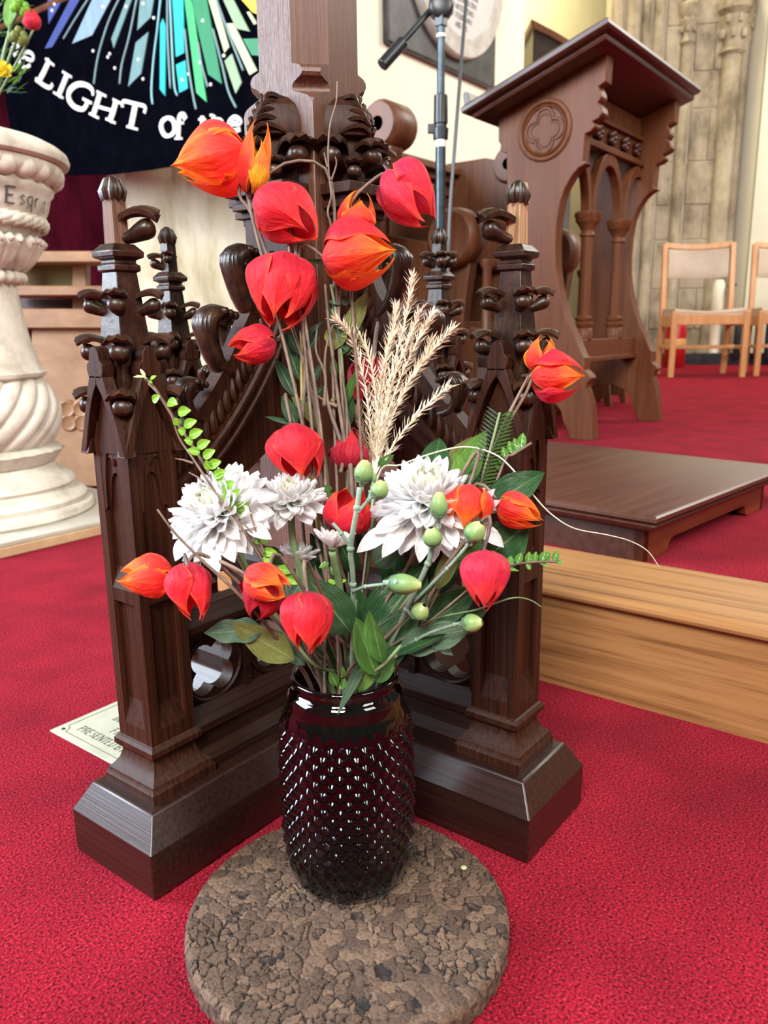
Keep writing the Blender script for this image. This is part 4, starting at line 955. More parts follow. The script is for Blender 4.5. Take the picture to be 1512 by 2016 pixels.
# ================================================================== BRASS NAME PLATE ON THE CARPET
p00 = onz(98, 1437, .004); PW_, PH_ = .235, .150
npl = thing('name_plate', 'engraved pale brass plate lying on the red carpet behind the left foot', 'plate', (p00.x, p00.y, .001))
BR = mat('pale_brass', [(.50, .50, .38), (.62, .63, .50)], (14, 14, 14), .32, metal=.35)
obj('plate', MB().box(p00.x, p00.x+PH_, p00.y-PW_, p00.y, .001, .004), BR, npl, bevel=.0008)
q = MB(); E_ = .0043
def pl2(u, v): return (p00.x+v, p00.y-u, E_)                  # u along the reading direction, v up the plate
def line(pts, wd): 
    for (u0, v0), (u1, v1) in zip(pts, pts[1:]):
        d = math.hypot(u1-u0, v1-v0); nx, ny = -(v1-v0)/d*wd, (u1-u0)/d*wd
        q.add([pl2(u0+nx, v0+ny), pl2(u1+nx, v1+ny), pl2(u1-nx, v1-ny), pl2(u0-nx, v0-ny)], [(0, 1, 2, 3)])
m_ = .011
line([(m_+.012*cos(a*pi/12), m_+.012*sin(a*pi/12)) for a in range(0, 7)], .0007)
line([(m_+.012, m_), (PW_-m_, m_)], .0007); line([(m_, m_+.012), (m_, PH_-m_)], .0007); line([(m_, PH_-m_), (PW_-m_, PH_-m_), (PW_-m_, m_)], .0007)
for t_, u, v, h in (('PRESENTED BY', .033, .024, .0135), ('FROM', .078, .0485, .0135), ('INCUMBENT', .047, .073, .0135), ('THE', .058, .097, .0155)):
    words(q, t_, lambda x, y, u=u, v=v, h=h: pl2(u+x*h*.86, v+y*h), .085, .10)
obj('engraving', q, mat('dark_engraving', [(.10, .12, .09), (.15, .17, .13)], (60, 60, 60), .6), npl, smooth=0)['kind'] = 'stuff'
obj('screw_hole', MB().lathe([(.0002, 0), (.0028, 0), (.0028, .0012), (.0002, .0012)], (*pl2(.0135, .0135)[:2], .0036), 12), BLACK, npl)

# ================================================================== MICROPHONE STAND AND CABLE
mbse = P(885, 600, 2.70); ms = thing('microphone_stand', 'black boom microphone stand with grey steel pole, in front of the stalls', 'stand', (mbse.x, mbse.y, ZP))
top = P(868, 150, 2.74); bx, by = top.x, top.y
def zat(py): 
    r = ray(870, py); return (EYE+r*2.74).z
VP = lambda py: Vector((bx, by, zat(py)))
obj('upper_pole', MB().tube([VP(60), VP(200)], .0135, 14), STEEL, ms)
obj('lower_pole', MB().tube([VP(250), Vector((bx, by, ZP+.03))], .018, 14), STEEL, ms)
obj('height_clutch', MB().lathe([(.012, zat(272)), (.026, zat(268)), (.028, zat(248)), (.021, zat(246)), (.021, zat(240)), (.025, zat(238)), (.024, zat(186)), (.014, zat(183))], (bx, by, 0), 16), BLACK, ms)
obj('clutch_wing', MB().box(-.045, -.02, -.008, .008, -.015, .015).xf(Matrix.Translation(Vector((bx, by, zat(248)))) @ Matrix((ch(1, 0, 0), ch(0, 1, 0), Vector((0, 0, 1)))).transposed().to_4x4()), BLACK, ms, bevel=.002)
obj('white_band', MB().lathe([(.0142, zat(80)), (.0165, zat(79)), (.0165, zat(74)), (.0142, zat(73))], (bx, by, 0), 14), WHITE, ms)
obj('sticker', MB().lathe([(.0182, zat(283)), (.0188, zat(282)), (.0188, zat(268)), (.0182, zat(267))], (bx, by, 0), 14), WHITE, ms)
kc = VP(22); axis = ch(0, -1, .05).normalized()
Mk = Vector((0, 0, 1)).rotation_difference(axis).to_matrix().to_4x4()
obj('tilt_clutch', MB().lathe([(.001, -.035), (.034, -.035), (.043, -.028), (.043, .012), (.036, .02), (.02, .024), (.001, .024)], kc, 18, Mk).box(kc.x-.016, kc.x+.016, kc.y-.016, kc.y+.016, zat(60), zat(20)), BLACK, ms, bevel=.002)
e0, e1 = P(762, 118, 2.70), P(905, -45, 2.73)
obj('boom_arm', MB().tube([e0, e1], .0105, 12), BLACK, ms)
e2 = P(752, 129, 2.695)
obj('counterweight', MB().tube([e2, e0.lerp(e1, .22)], .021, 14), BLACK, ms, bevel=.003)
for k in range(3):
    a = k*2*pi/3+.5
    obj('leg', MB().tube([Vector((bx, by, ZP+.16)), Vector((bx+.26*cos(a), by+.26*sin(a), ZP+.012))], .011, 8), BLACK, ms)
tag(obj('microphone_cable', MB().tube(bez([P(921, -40, 2.64), P(913, 60, 2.65), P(902, 200, 2.66), P(892, 330, 2.67), P(884, 460, 2.68), P(883, 640, 2.69), Vector((bx+.05, by-.05, ZP+.01))], 30), .0062, 7), BLACK), 'thin black cable hanging beside the microphone stand', 'cable')
oc_case = thing('wood_panelling', 'tall brown wooden panelling seen through the lectern arches', 'panelling', (13, 4.7, 0))
obj('backing', MB().box(10.9, 17, 4.72, 4.80, 0, 2.75), STALL, oc_case)
for i in range(12): obj('stile', MB().box(10.9+i*.5, 11.02+i*.5, 4.68, 4.73, 0, 2.75), STALL, oc_case, bevel=.01)
obj('cornice', MB().box(10.85, 17, 4.62, 4.82, 2.75, 2.9), LECTD, oc_case, bevel=.02)
# dark cabinet by the far chapel wall
pa = P(1076, 190, 7.4)
cab = thing('dark_cabinet', 'dark sloping-topped cabinet half hidden behind the lectern', 'cabinet', (pa.x, pa.y, ZP))
u_ = ch(1, 0, 0)
A_ = [P(1050, 46, 7.4), P(1082, 62, 7.4), P(1132, 94, 7.4)]
pr_ = A_+[P(1126, 420, 7.4), P(1050, 420, 7.4)]
for p in pr_[-2:]: p.z = ZP
obj('carcass', MB().prism(pr_, ch(0, .6, 0)), mat('black_brown_wood', [(.02, .012, .008), (.035, .02, .013)], (6, 6, 6), .4), cab, bevel=.01)
obj('cornice', MB().prism([P(1046, 36, 7.35), P(1082, 55, 7.35), P(1136, 88, 7.35), P(1136, 102, 7.35), P(1082, 70, 7.35), P(1046, 52, 7.35)], ch(0, .7, 0)), STALL, cab, bevel=.006)
# ================================================================== THE BOUQUET
MOUTH = Vector((VX, VY, VZ+.215))
TWIG = mat('brown_twig', [(.075, .045, .030), (.20, .135, .095)], (60, 60, 60), .65, .4, dist=.0006)
WIRE = mat('dark_stem_wire', [(.018, .012, .010), (.05, .03, .025)], (30, 30, 30), .4)
STEMG = mat('green_stem', [(.075, .13, .05), (.16, .23, .10)], (40, 40, 40), .5)
STEMB = mat('blue_green_stem', [(.10, .17, .12), (.22, .31, .22)], (40, 40, 40), .45)
LAN = {
 'red': uvmat('red_papery_petal', [(0, (.30, .004, .022)), (.30, (.56, .006, .026)), (.75, (.74, .014, .022)), (1, (.86, .075, .022))], ((.86, .06, .03), .10, 'edge'), .62, .32, vein=9, noise=(95, .75)),
 'pink': uvmat('pinkish_red_petal', [(0, (.44, .010, .05)), (.5, (.66, .012, .045)), (1, (.82, .045, .03))], ((.82, .06, .05), .12, 'edge'), .60, .32, vein=9, noise=(95, .75)),
 'dark': uvmat('deep_red_petal', [(0, (.30, .003, .018)), (.6, (.46, .005, .026)), (1, (.60, .02, .02))], None, .62, .3, vein=9, noise=(95, .6)),
 'orange': uvmat('orange_red_petal', [(0, (.72, .02, .022)), (.45, (.86, .040, .018)), (.8, (.92, .13, .012)), (1, (.93, .28, .015))], ((.94, .22, .015), .16, 'edge'), .60, .34, vein=9, noise=(95, .6)),
 'yellow': uvmat('yellow_orange_petal', [(0, (.80, .50, .02)), (.30, (.92, .42, .02)), (.62, (.93, .15, .015)), (1, (.92, .30, .02))], ((.94, .42, .03), .18, 'edge'), .60, .34, vein=9, noise=(95, .6))}
def petal(L, R, spread, flare, seed=0, nu=16, nv=11, ridge=.13):
    """one papery lobe of a lantern; base at origin, growing along +z, bulging to +x"""
    rd_ = random.Random(seed); f1, f2, f3 = (rd_.uniform(0, 6.3) for _ in range(3)); sk = rd_.uniform(-.10, .10); kk = rd_.uniform(.86, 1.10)
    rows = []
    for i in range(nu+1):
        u = i/nu
        r = R*kk*(sin(pi*min(1, (u*.965+.025)**.70))**.72)+flare*R*u**2.6
        sp = spread*(sin(pi*(u*.86+.10))**.60)*(1-u**4.5)
        row = []
        for j in range(nv):
            v = 2*j/(nv-1)-1; a = v*sp+sk*sin(pi*u)
            wr = R*(.035*sin(v*7+f1+u*4)*sin(pi*u)+.030*sin(u*13+f2+v*5)*abs(v)+.05*abs(v)**3*sin(u*9+f3))
            rr_ = r*(1+ridge*max(0, 1-abs(v)*2.2)-.10*(abs(v)-.45)**2)+wr
            z = L*(u-.05*abs(v)**1.5*(1 if u > .4 else -.5)*sin(pi*u))
            row.append(Vector((rr_*cos(a), rr_*sin(a), z)))
        rows.append(row)
    return MB().sheet(rows)
def axisM(loc, ax, roll=0):
    ax = Vector(ax).normalized(); q = Vector((0, 0, 1)).rotation_difference(ax).to_matrix().to_4x4()
    return Matrix.Translation(loc) @ q @ Matrix.Rotation(roll, 4, 'Z')
def rootM(o, M):
    o.location = M.translation; o.rotation_euler = M.to_euler()
def cdir(ang, tow):                                            # direction in the picture plane (0 right, 90 up) leaning TOW to the viewer
    return (RT*cos(rad(ang))+UP*sin(rad(ang))-FWD*tow).normalized()
def stempath(p, d, k=0):
    rnd = random.Random(k*13+5)
    m = MOUTH+Vector((rnd.uniform(-.026, .026), rnd.uniform(-.026, .026), .004))
    e = Vector((VX+rnd.uniform(-.03, .03), VY+rnd.uniform(-.03, .03), VZ+.045))
    h = (p-m).length
    return bez([p, p+d*min(.03, h*.15), m.lerp(p, .45)+Vector((0, 0, h*.04)), m, m.lerp(e, .5), e], 26)
def lantern(px, py, d, ln, wd, ang, tow, kind, label, petals, roll=0, stem=TWIG, cat='flower', k=0, via=None, calyx=False):
    L = ln*d/F; R = wd*d/F/2; ax = cdir(ang, tow)
    base = P(px, py, d)-ax*(L*.5)
    t = thing('lantern_flower', label, cat, group='red and orange lantern flowers of the bouquet'); M = axisM(base, ax, rad(roll)); rootM(t, M)
    bpy.context.view_layer.update() if 0 else None
    for i_, (a, flare, spread, lk, kd) in enumerate(petals):
        pm_ = petal(L*lk*1.04, R*(1.0 if i_ % 2 else .90), rad(spread*1.22), flare, k*9+i_)
        o = obj('petal', pm_, LAN[kd or kind], t, world=False, smooth=180)
        o.rotation_euler = (0, 0, rad(a))
    q = MB().tube([(0, 0, -.010), (0, 0, -.004), (0, 0, .002), (0, 0, L*.2)], [.0012, .0022, .0024, .0012], 7)
    obj('calyx', q, WIRE, t, world=False)
    if via is None: pth = stempath(base, -ax*1, k)
    else: pth = bez([base]+[P(*v) for v in via], 24)
    obj('stem', MB().tube(pth, [.0013]*2+[.0017]*(len(pth)-2), 6), stem, t, smooth=180)
    return t
R5 = lambda fl=0, sp=44, kd=None, n=5, off=0: [(off+i*360/n, fl*(.7+.3*((i*7) % 3)), sp, 1-.05*((i*5) % 3), kd) for i in range(n)]
LF = [  # px, py, depth, length, width, tip angle, lean to viewer, kind, label, petals
 (418, 318, .80, 135, 130, 196, .10, 'orange', 'big orange-red lantern flower, topmost left, its lobes gaping to the left', [(20, .35, 50, 1.0, None), (110, .1, 48, .95, None), (200, .55, 46, 1.05, 'orange'), (290, .15, 52, .95, None)], 30),
 (503, 312, .79, 130, 75, 78, .25, 'yellow', 'yellow-orange lantern flower opening upward beside the topmost left red one', [(-30, .35, 48, 1.0, 'yellow'), (60, .2, 44, .8, 'yellow'), (150, .25, 46, 1.0, 'orange'), (250, .1, 48, .75, 'yellow')], 20),
 (569, 428, .78, 150, 128, -42, .35, 'red', 'large closed crimson lantern flower in front of the post, its tip low on the right', R5(.0, 56, None, 4, 20), 52),
 (556, 572, .77, 145, 150, -98, .30, 'red', 'widest red lantern flower with layered lobes, left of centre on the post', R5(.25, 50, None, 5, 10), 0),
 (706, 500, .77, 140, 122, 0, .35, 'orange', 'orange lantern flower with pointed tips to the right, right of the post', [(0, .2, 52, 1, None), (90, .15, 50, .95, 'red'), (180, .25, 50, 1.05, None), (270, .2, 52, .98, None)], 25),
 (705, 420, .79, 75, 82, 80, .15, 'orange', 'small upright orange flower with a yellow heart, above the orange one at the post', [(-40, .25, 44, 1.0, 'orange'), (50, .15, 40, .9, 'yellow'), (140, .25, 44, 1.0, 'orange'), (230, .1, 44, .8, 'orange'), (95, .05, 30, 1.1, 'yellow')], 0),
 (806, 384, .80, 128, 105, -52, .15, 'pink', 'pinkish red lantern flower hanging on a thin curved stem by the microphone pole', [(10, .25, 50, 1, None), (100, .1, 48, .95, None), (190, .4, 46, 1.0, 'pink'), (280, .15, 50, 1.02, None)], 15),
 (498, 680, .78, 90, 82, 196, .25, 'red', 'smaller red lantern flower against the left flying buttress', R5(.35, 48, None, 4, 30), 0),
 (1066, 698, .75, 70, 68, 85, .30, 'yellow', 'upper yellow and orange flower of the pair by the right pinnacle', [(-30, .25, 48, 1, 'yellow'), (70, .15, 44, .9, 'yellow'), (160, .2, 48, 1, 'orange'), (260, .1, 48, .9, 'orange')], 0),
 (1098, 740, .745, 100, 88, -3, .30, 'orange', 'lower orange-red flower of the pair by the right pinnacle', [(0, .25, 50, 1, 'orange'), (90, .15, 48, .95, 'red'), (180, .3, 50, 1, 'orange'), (270, .2, 50, .95, 'pink')], 20),
 (724, 750, .83, 100, 72, -100, .1, 'dark', 'deep red flower half hidden behind the dry grass plumes', R5(.3, 44, None, 4, 0), 0),
 (690, 886, .80, 85, 84, 85, .1, 'dark', 'deep red flower at the foot of the dry grass plumes', R5(.1, 44, None, 5, 0), 0),
 (583, 890, .755, 105, 116, -78, .30, 'red', 'red lantern flower with parted hanging lobes above the white blooms', [(-60, .45, 46, 1.05, None), (30, .35, 46, 1.1, None), (120, .3, 48, .9, None), (215, .4, 48, 1.0, None)], 40),
 (688, 1008, .735, 85, 90, 70, .45, 'red', 'open red flower behind the tall green carnation stem', R5(.6, 42, None, 5, 0), 0),
 (918, 1000, .70, 90, 90, -100, .25, 'orange', 'bright orange flower touching the right white bloom', [(-40, .25, 52, 1, None), (50, .3, 48, .95, None), (140, .2, 50, 1, None), (230, .3, 50, .9, None)], 35),
 (1024, 1006, .71, 92, 66, -25, .30, 'orange', 'coral red flower at the far right in front of the dark laurel leaves', R5(.15, 50, 'orange', 4, 10), 0),
 (953, 1142, .67, 115, 104, -92, .25, 'pink', 'pinkish red lantern flower lowest on the right, its tip pointing down', R5(.08, 50, None, 5, 20), 10),
 (288, 1132, .68, 95, 92, 178, .20, 'orange', 'orange flower farthest left, gaping toward the left pier', [(30, .3, 50, 1, None), (120, .1, 48, .9, None), (205, .4, 48, 1.05, 'orange'), (290, .15, 52, .95, None)], 10),
 (377, 1164, .665, 112, 90, -75, .30, 'red', 'red lantern flower next to the farthest left orange one', R5(.25, 50, None, 4, 35), 0),
 (515, 1182, .665, 75, 95, -110, .20, 'dark', 'crimson flower tucked under the orange one left of the vase mouth', R5(.1, 48, None, 4, 0), 0),
 (524, 1148, .645, 92, 84, -20, .50, 'orange', 'orange flower lying over a crimson one, left of the vase mouth', [(0, .3, 50, 1, 'orange'), (90, .3, 48, 1, 'orange'), (180, .25, 50, 1, 'orange'), (270, .35, 50, .95, 'yellow')], 40),
 (605, 1224, .64, 115, 108, -88, .25, 'red', 'red lantern flower lowest over the vase mouth with pointed hanging lobes', R5(.28, 46, None, 5, 18), 10)]
VIA = {0: [(470, 380, .80), (500, 430, .80), (560, 600, .80), (620, 800, .79), (655, 1100, .78), (672, 1345, .775), (678, 1520, .79)],
 1: [(560, 322, .80), (640, 332, .81), (660, 450, .81), (655, 700, .80), (665, 1000, .785), (680, 1340, .775), (690, 1500, .79)],
 6: [(740, 350, .80), (690, 400, .80), (672, 480, .80), (668, 700, .80), (690, 1000, .785), (690, 1340, .775), (700, 1520, .79)],
 8: [(1040, 745, .75), (985, 850, .75), (940, 975, .75), (840, 1190, .765), (735, 1340, .775), (705, 1520, .79)],
 9: [(1035, 775, .75), (985, 862, .752), (938, 985, .752), (832, 1195, .765), (730, 1345, .775), (700, 1520, .79)],
 17: [(345, 1128, .69), (430, 1105, .70), (520, 1190, .74), (630, 1345, .765), (670, 1520, .79)],
 18: [(390, 1090, .68), (440, 1120, .70), (540, 1220, .74), (640, 1345, .765), (675, 1520, .79)]}
for k, row in enumerate(LF):
    px, py, d, ln, wd, ang, tow, kd, lb, pets, roll = row
    lantern(px, py, d, ln, wd, ang, tow, kd, lb, pets, roll, k=k, via=VIA.get(k))
def leaf(a, b, wd, fold=.25, bend=0, tow=.5, serr=0, blunt=.85, nu=14, seed=0, tw=0):
    """a, b: base and tip; wd: half width"""
    a, b = Vector(a), Vector(b); ax = b-a; L = ax.length; ax /= L
    nrm = (-FWD*tow+UP*(1-tow)+RT*.15*sin(seed*3.1)); nrm = (nrm-ax*nrm.dot(ax)).normalized(); sd = ax.cross(nrm)
    rows = []
    for i in range(nu+1):
        u = i/nu; w_ = wd*(sin(pi*u**blunt)**.8) if 0 < u < 1 else wd*.03
        if serr: w_ *= 1-serr*(.5+.5*cos(u*serr*60))
        row = []; c = a+ax*(L*u)+nrm*(bend*L*(u-u*u)*4*.25); th = tw*u
        s2 = sd*cos(th)+nrm*sin(th); n2 = nrm*cos(th)-sd*sin(th)
        for j in range(7):
            v = j/3-1; row.append(c+s2*(v*w_)+n2*(fold*w_*v*v+.04*wd*sin(u*19+v*3+seed)))
        rows.append(row)
    return MB().sheet(rows)
# ---- white chrysanthemums
CHW = [uvmat('white_chrysanthemum_petal', [(0, (.82, .84, .66)), (.25, (.90, .90, .88)), (1, (.94, .94, .94))], None, .5, .40, vein=9, noise=(60, .1)),
       uvmat('cream_inner_petal', [(0, (.66, .68, .26)), (.5, (.88, .86, .60)), (1, (.94, .92, .82))], None, .5, .40, vein=9, noise=(60, .1)),
       uvmat('blush_white_petal', [(0, (.78, .72, .66)), (.5, (.89, .85, .83)), (1, (.92, .91, .91))], None, .5, .40, vein=9, noise=(60, .1))]
def cpetal(L, W, bend, cup, tip=.75):
    rows = []
    for i in range(10):
        u = i/9; w_ = W*max(.04, sin(pi*(.16+.84*u)**1.25)**.62 if u < 1 else .04); row = []
        for j in range(5):
            v = j/2-1
            row.append(Vector((L*(u-.12*abs(bend)*u*u), v*w_, L*bend*u*u*.55+cup*W*(v*v)*(1.0-.25*u)-.10*W*(1-abs(v))*sin(pi*u))))
        rows.append(row)
    return MB().sheet(rows)
CPM = {}
def chrys(px, py, d, rad_px, ang, tow, n, label, droop=.35, flat=1.0, k=0, via=None, big=1.0, extra=()):
    R = rad_px*d/F; ax = cdir(ang, tow); c = P(px, py, d)
    t = thing('chrysanthemum', label, 'flower', group='white chrysanthemums of the bouquet'); rootM(t, axisM(c, ax)); rnd = random.Random(k+40)
    for i in range(n):
        u = i/(n-1); a = i*2.39996+rnd.uniform(-.15, .15)
        el = 78*(1-u)**1.15-droop*55*u**2.2+rnd.uniform(-7, 7)
        ln = R*(.30+.74*u**.8)*rnd.uniform(.9, 1.08); key = (round(R, 4), int(u*5.99), i % 2)
        if key not in CPM:
            W_ = R*(.080+.105*u)*big; mm = cpetal(R, W_, .75-.85*u+.25*(i % 2), .95-.35*u)
            o = obj('petal', mm, CHW[1 if u < .22 else (2 if (u > .72 and i % 2) else 0)], t, world=False, smooth=180); CPM[key] = o
        else:
            o = CPM[key].copy(); COL.objects.link(o); o.parent = t
        s = ln/R
        r0 = R*.05+R*.07*u
        o.matrix_basis = Matrix.Rotation(a, 4, 'Z') @ Matrix.Translation((r0, 0, R*(.10-.14*u))) @ Matrix.Rotation(-rad(el), 4, 'Y') @ Matrix.Rotation(rnd.uniform(-.4, .4), 4, 'X') @ Matrix.Diagonal((s, .75+.35*u, s, 1))
    q = MB().lathe([(.0005, -R*.22), (R*.10, -R*.20), (R*.20, -R*.08), (R*.18, R*.02), (.0005, R*.05)], (0, 0, 0), 14)
    obj('receptacle', q, STEMG, t, world=False)
    for e_, (x0, y0, x1, y1, w_, bd_) in enumerate(extra):       # long outer petals hanging free
        obj('petal', leaf(P(x0, y0, d-.012), P(x1, y1, d-.030), w_*d/F, fold=.55, bend=bd_, tow=.8, blunt=1.25, seed=e_), CHW[2 if e_ % 2 else 0], t, smooth=180)
    b = c-ax*(R*.2)
    pth = stempath(b, -ax, 60+k) if via is None else bez([b]+[P(*v) for v in via], 20)
    obj('stem', MB().tube(pth, .0034, 8), STEMG, t, smooth=180)
chrys(432, 1008, .715, 104, 128, .95, 165, 'large white chrysanthemum on the left, crossed by bare twigs', .55, k=1, via=[(480, 1110, .73), (560, 1240, .75), (650, 1345, .77), (680, 1500, .79)], big=1.1, extra=[(405, 1050, 432, 1128, 17, .3), (440, 1055, 462, 1108, 17, .4), (380, 1050, 345, 1105, 15, .3), (480, 1030, 535, 1062, 15, .3), (385, 1030, 340, 1062, 14, .2)])
chrys(572, 985, .745, 72, 95, .55, 120, 'medium white chrysanthemum just right of the large left one', .45, k=2, via=[(580, 1080, .75), (630, 1220, .765), (668, 1345, .775), (690, 1500, .79)], big=1.15)
chrys(838, 985, .72, 112, 88, .62, 175, 'large white chrysanthemum on the right with long drooping outer petals', .85, k=3, via=[(815, 1090, .74), (770, 1220, .76), (715, 1345, .775), (695, 1500, .79)], big=1.1, extra=[(785, 1030, 702, 1088, 17, .3), (800, 1035, 752, 1098, 17, .5), (838, 1038, 826, 1108, 15, .3), (795, 1020, 735, 1050, 16, .3), (880, 1030, 900, 1080, 13, .3), (870, 1015, 925, 1042, 13, .2)])
chrys(655, 1076, .70, 48, 82, .12, 40, 'small half-open white chrysanthemum under the red flower in the middle', -.5, k=4, via=[(668, 1150, .72), (680, 1250, .75), (688, 1345, .77), (690, 1500, .79)], big=1.2)
chrys(588, 1098, .76, 42, 85, .15, 44, 'small shaded white chrysanthemum low behind the left blooms', -.2, k=5, via=[(600, 1180, .765), (640, 1290, .77), (672, 1345, .775), (680, 1500, .79)], big=1.2)
chrys(905, 1030, .735, 80, -50, .45, 46, 'small white bloom behind the orange flower, its petals spread to the right', .2, k=6, via=[(880, 1090, .74), (800, 1230, .76), (722, 1345, .775), (700, 1500, .79)], big=1.3, extra=[(930, 1030, 992, 1078, 15, .35), (925, 1020, 985, 985, 12, .2), (930, 1010, 975, 962, 10, .2)])
# ---- green carnation buds on jointed stems
BUDM = uvmat('green_carnation_bud', [(0, (.06, .12, .06)), (.3, (.13, .25, .09)), (.75, (.23, .34, .11)), (1, (.42, .48, .20))], None, .38, .08, noise=(30, .15))
def carnation(label, main, twigs, buds, d):
    b = P(*main[0])
    t = thing('carnation_spray', label, 'flower', b, group='carnation stems in bud')
    def br(pts, r): 
        pth = bez([P(*p) for p in pts], 5*len(pts)); m_ = MB().tube(pth, r, 7)
        for p in pts[1:-1]:
            c = P(*p); m_.ball(c, r*1.45, 8, 5, (1, 1, 1))
        return obj('stem', m_, STEMB, t, smooth=180)
    br(main, .0024)
    for p in twigs: br(p, .0016)
    for (px, py, dd, ln, wd, ang, tow) in buds:
        L = ln*dd/F; R = wd*dd/F/2; ax = cdir(ang, tow); M = axisM(P(px, py, dd)-ax*L*.5, ax)
        q = MB(); rows = []
        for i in range(13):
            u = i/12; r = R*max(.02, (sin(pi*(u*.93+.07*(1-u)+.02))**.62))*(1-.25*u)*1.12
            rows.append([Vector((r*(1+.035*cos(5*a))*cos(a), r*(1+.035*cos(5*a))*sin(a), L*u)) for a in [2*pi*j/20 for j in range(21)]])
        o = obj('bud', q.sheet(rows), BUDM, t, world=False, smooth=180)
        o.matrix_basis = wm(t).inverted() @ M
        s = MB()
        for j in range(4):
            a = j*pi/2; s.sheet([[Vector((R*(.35+.75*u)*cos(a+v*w_), R*(.35+.75*u)*sin(a+v*w_), -L*.05+L*.36*u)) for v in (-1, 0, 1)] for u, w_ in ((0, .5), (.35, .7), (.7, .45), (1, .05))])
        s.tube([(0, 0, -L*.16), (0, 0, 0), (0, 0, L*.06)], [R*.22, R*.32, R*.75], 8)
        sc = obj('sepals', s, STEMB, o, world=False, smooth=180)
carnation('tall carnation stem with green buds in the middle, in front of the red flower', [(680, 1500, .785), (692, 1340, .75), (695, 1150, .70), (690, 1080, .68), (703, 1000, .67), (708, 960, .67)],
          [[(703, 1010, .67), (725, 985, .67), (742, 972, .67)], [(695, 1165, .70), (720, 1155, .675), (765, 1150, .66)], [(690, 1080, .68), (672, 1050, .675), (655, 1030, .675)], [(725, 985, .67), (733, 960, .672), (733, 945, .674)]],
          [(716, 928, .67, 46, 37, 82, .15), (748, 963, .665, 38, 36, 70, .3), (733, 940, .675, 26, 18, 85, .1), (797, 1150, .655, 66, 42, -4, .15)], .7)
carnation('carnation stem with round green buds on the right, below the right white bloom', [(700, 1500, .785), (745, 1330, .75), (800, 1200, .71), (842, 1110, .69), (850, 1075, .685)],
          [[(800, 1200, .71), (815, 1215, .69), (825, 1206, .685)], [(842, 1110, .69), (862, 1040, .68), (864, 1018, .678)], [(810, 1190, .71), (880, 1120, .68), (930, 1062, .665)], [(740, 1330, .75), (820, 1260, .70), (895, 1230, .675), (918, 1226, .67)], [(720, 1360, .75), (745, 1330, .735), (758, 1318, .73)]],
          [(864, 994, .675, 52, 36, 88, .1), (851, 1056, .675, 40, 38, 100, .5), (936, 1046, .66, 44, 42, 55, .5), (828, 1203, .68, 36, 36, 60, .7), (930, 1227, .665, 42, 38, 10, .5), (762, 1315, .725, 30, 26, 15, .3)], .7)
# ---- dry grass plumes
STRAW = mat('dry_straw', [(.62, .51, .34), (.82, .73, .56), (.90, .85, .74)], (60, 60, 60), .7)
STRAWD = mat('brown_straw', [(.22, .14, .075), (.42, .29, .17)], (60, 60, 60), .7)
gp = thing('grass_plumes', 'bunch of dry pale feathery grass plumes standing right of the post', 'grass', P(738, 925, .80))
SPK = [[(738, 935), (745, 860), (770, 740), (800, 620), (812, 545)], [(738, 935), (742, 850), (760, 720), (775, 640), (780, 605)], [(738, 935), (752, 850), (790, 740), (828, 660), (852, 618)], [(738, 935), (760, 850), (812, 740), (860, 680), (890, 648)],
       [(738, 935), (765, 890), (810, 830), (850, 790), (883, 760)], [(735, 935), (730, 850), (715, 740), (690, 660), (662, 628)], [(738, 935), (742, 840), (735, 740), (718, 680), (700, 655)], [(733, 935), (722, 880), (708, 830), (700, 806)], [(738, 935), (748, 850), (778, 735), (805, 670), (826, 612)], [(738, 935), (738, 860), (748, 760), (762, 690), (772, 660)], [(738, 935), (756, 840), (800, 760), (835, 705), (848, 672)], [(736, 935), (725, 900), (712, 882), (700, 878)]]
for k, sp in enumerate(SPK):
    rnd = random.Random(k+90); pth = bez([P(x, y, .80+.012*sin(k*2.1)*i/len(sp)) for i, (x, y) in enumerate(sp)], 46); m_ = MB(); m_.tube(pth, [.0012*(1-.6*i/len(pth)) for i in range(len(pth))], 4)
    ln = sum((pth[i+1]-pth[i]).length for i in range(len(pth)-1)); cnt = int(ln/.00125)
    for i in range(cnt):
        u = .10+.90*i/cnt; j = min(len(pth)-2, int(u*(len(pth)-1))); p = pth[j].lerp(pth[j+1], u*(len(pth)-1)-j); t_ = (pth[j+1]-pth[j]).normalized()
        a = i*2.4; o1 = t_.orthogonal().normalized(); o2 = t_.cross(o1); out_ = (o1*cos(a)+o2*sin(a))
        d_ = (t_*rnd.uniform(.6, 1.1)+out_*rnd.uniform(.45, .95)).normalized(); L = rnd.uniform(.009, .0175)*(1.1 if u < .8 else .9)
        s_ = d_.cross(out_).normalized()*.00085
        m_.add([p-s_, p+s_, p+d_*L*.55+s_*1.1+out_*.0006, p+d_*L, p+d_*L*.55-s_*1.1], [(0, 1, 2, 4), (4, 2, 3)])
    o = obj('plume', m_, STRAWD if k in (7, 11) else STRAW, gp, smooth=0); o['kind'] = 'stuff'
obj('stalk', MB().tube(bez([P(738, 935, .80), P(730, 1050, .79), P(712, 1200, .785), P(698, 1345, .775), P(692, 1510, .79)], 16), .0028, 7), STEMG, gp, smooth=180)
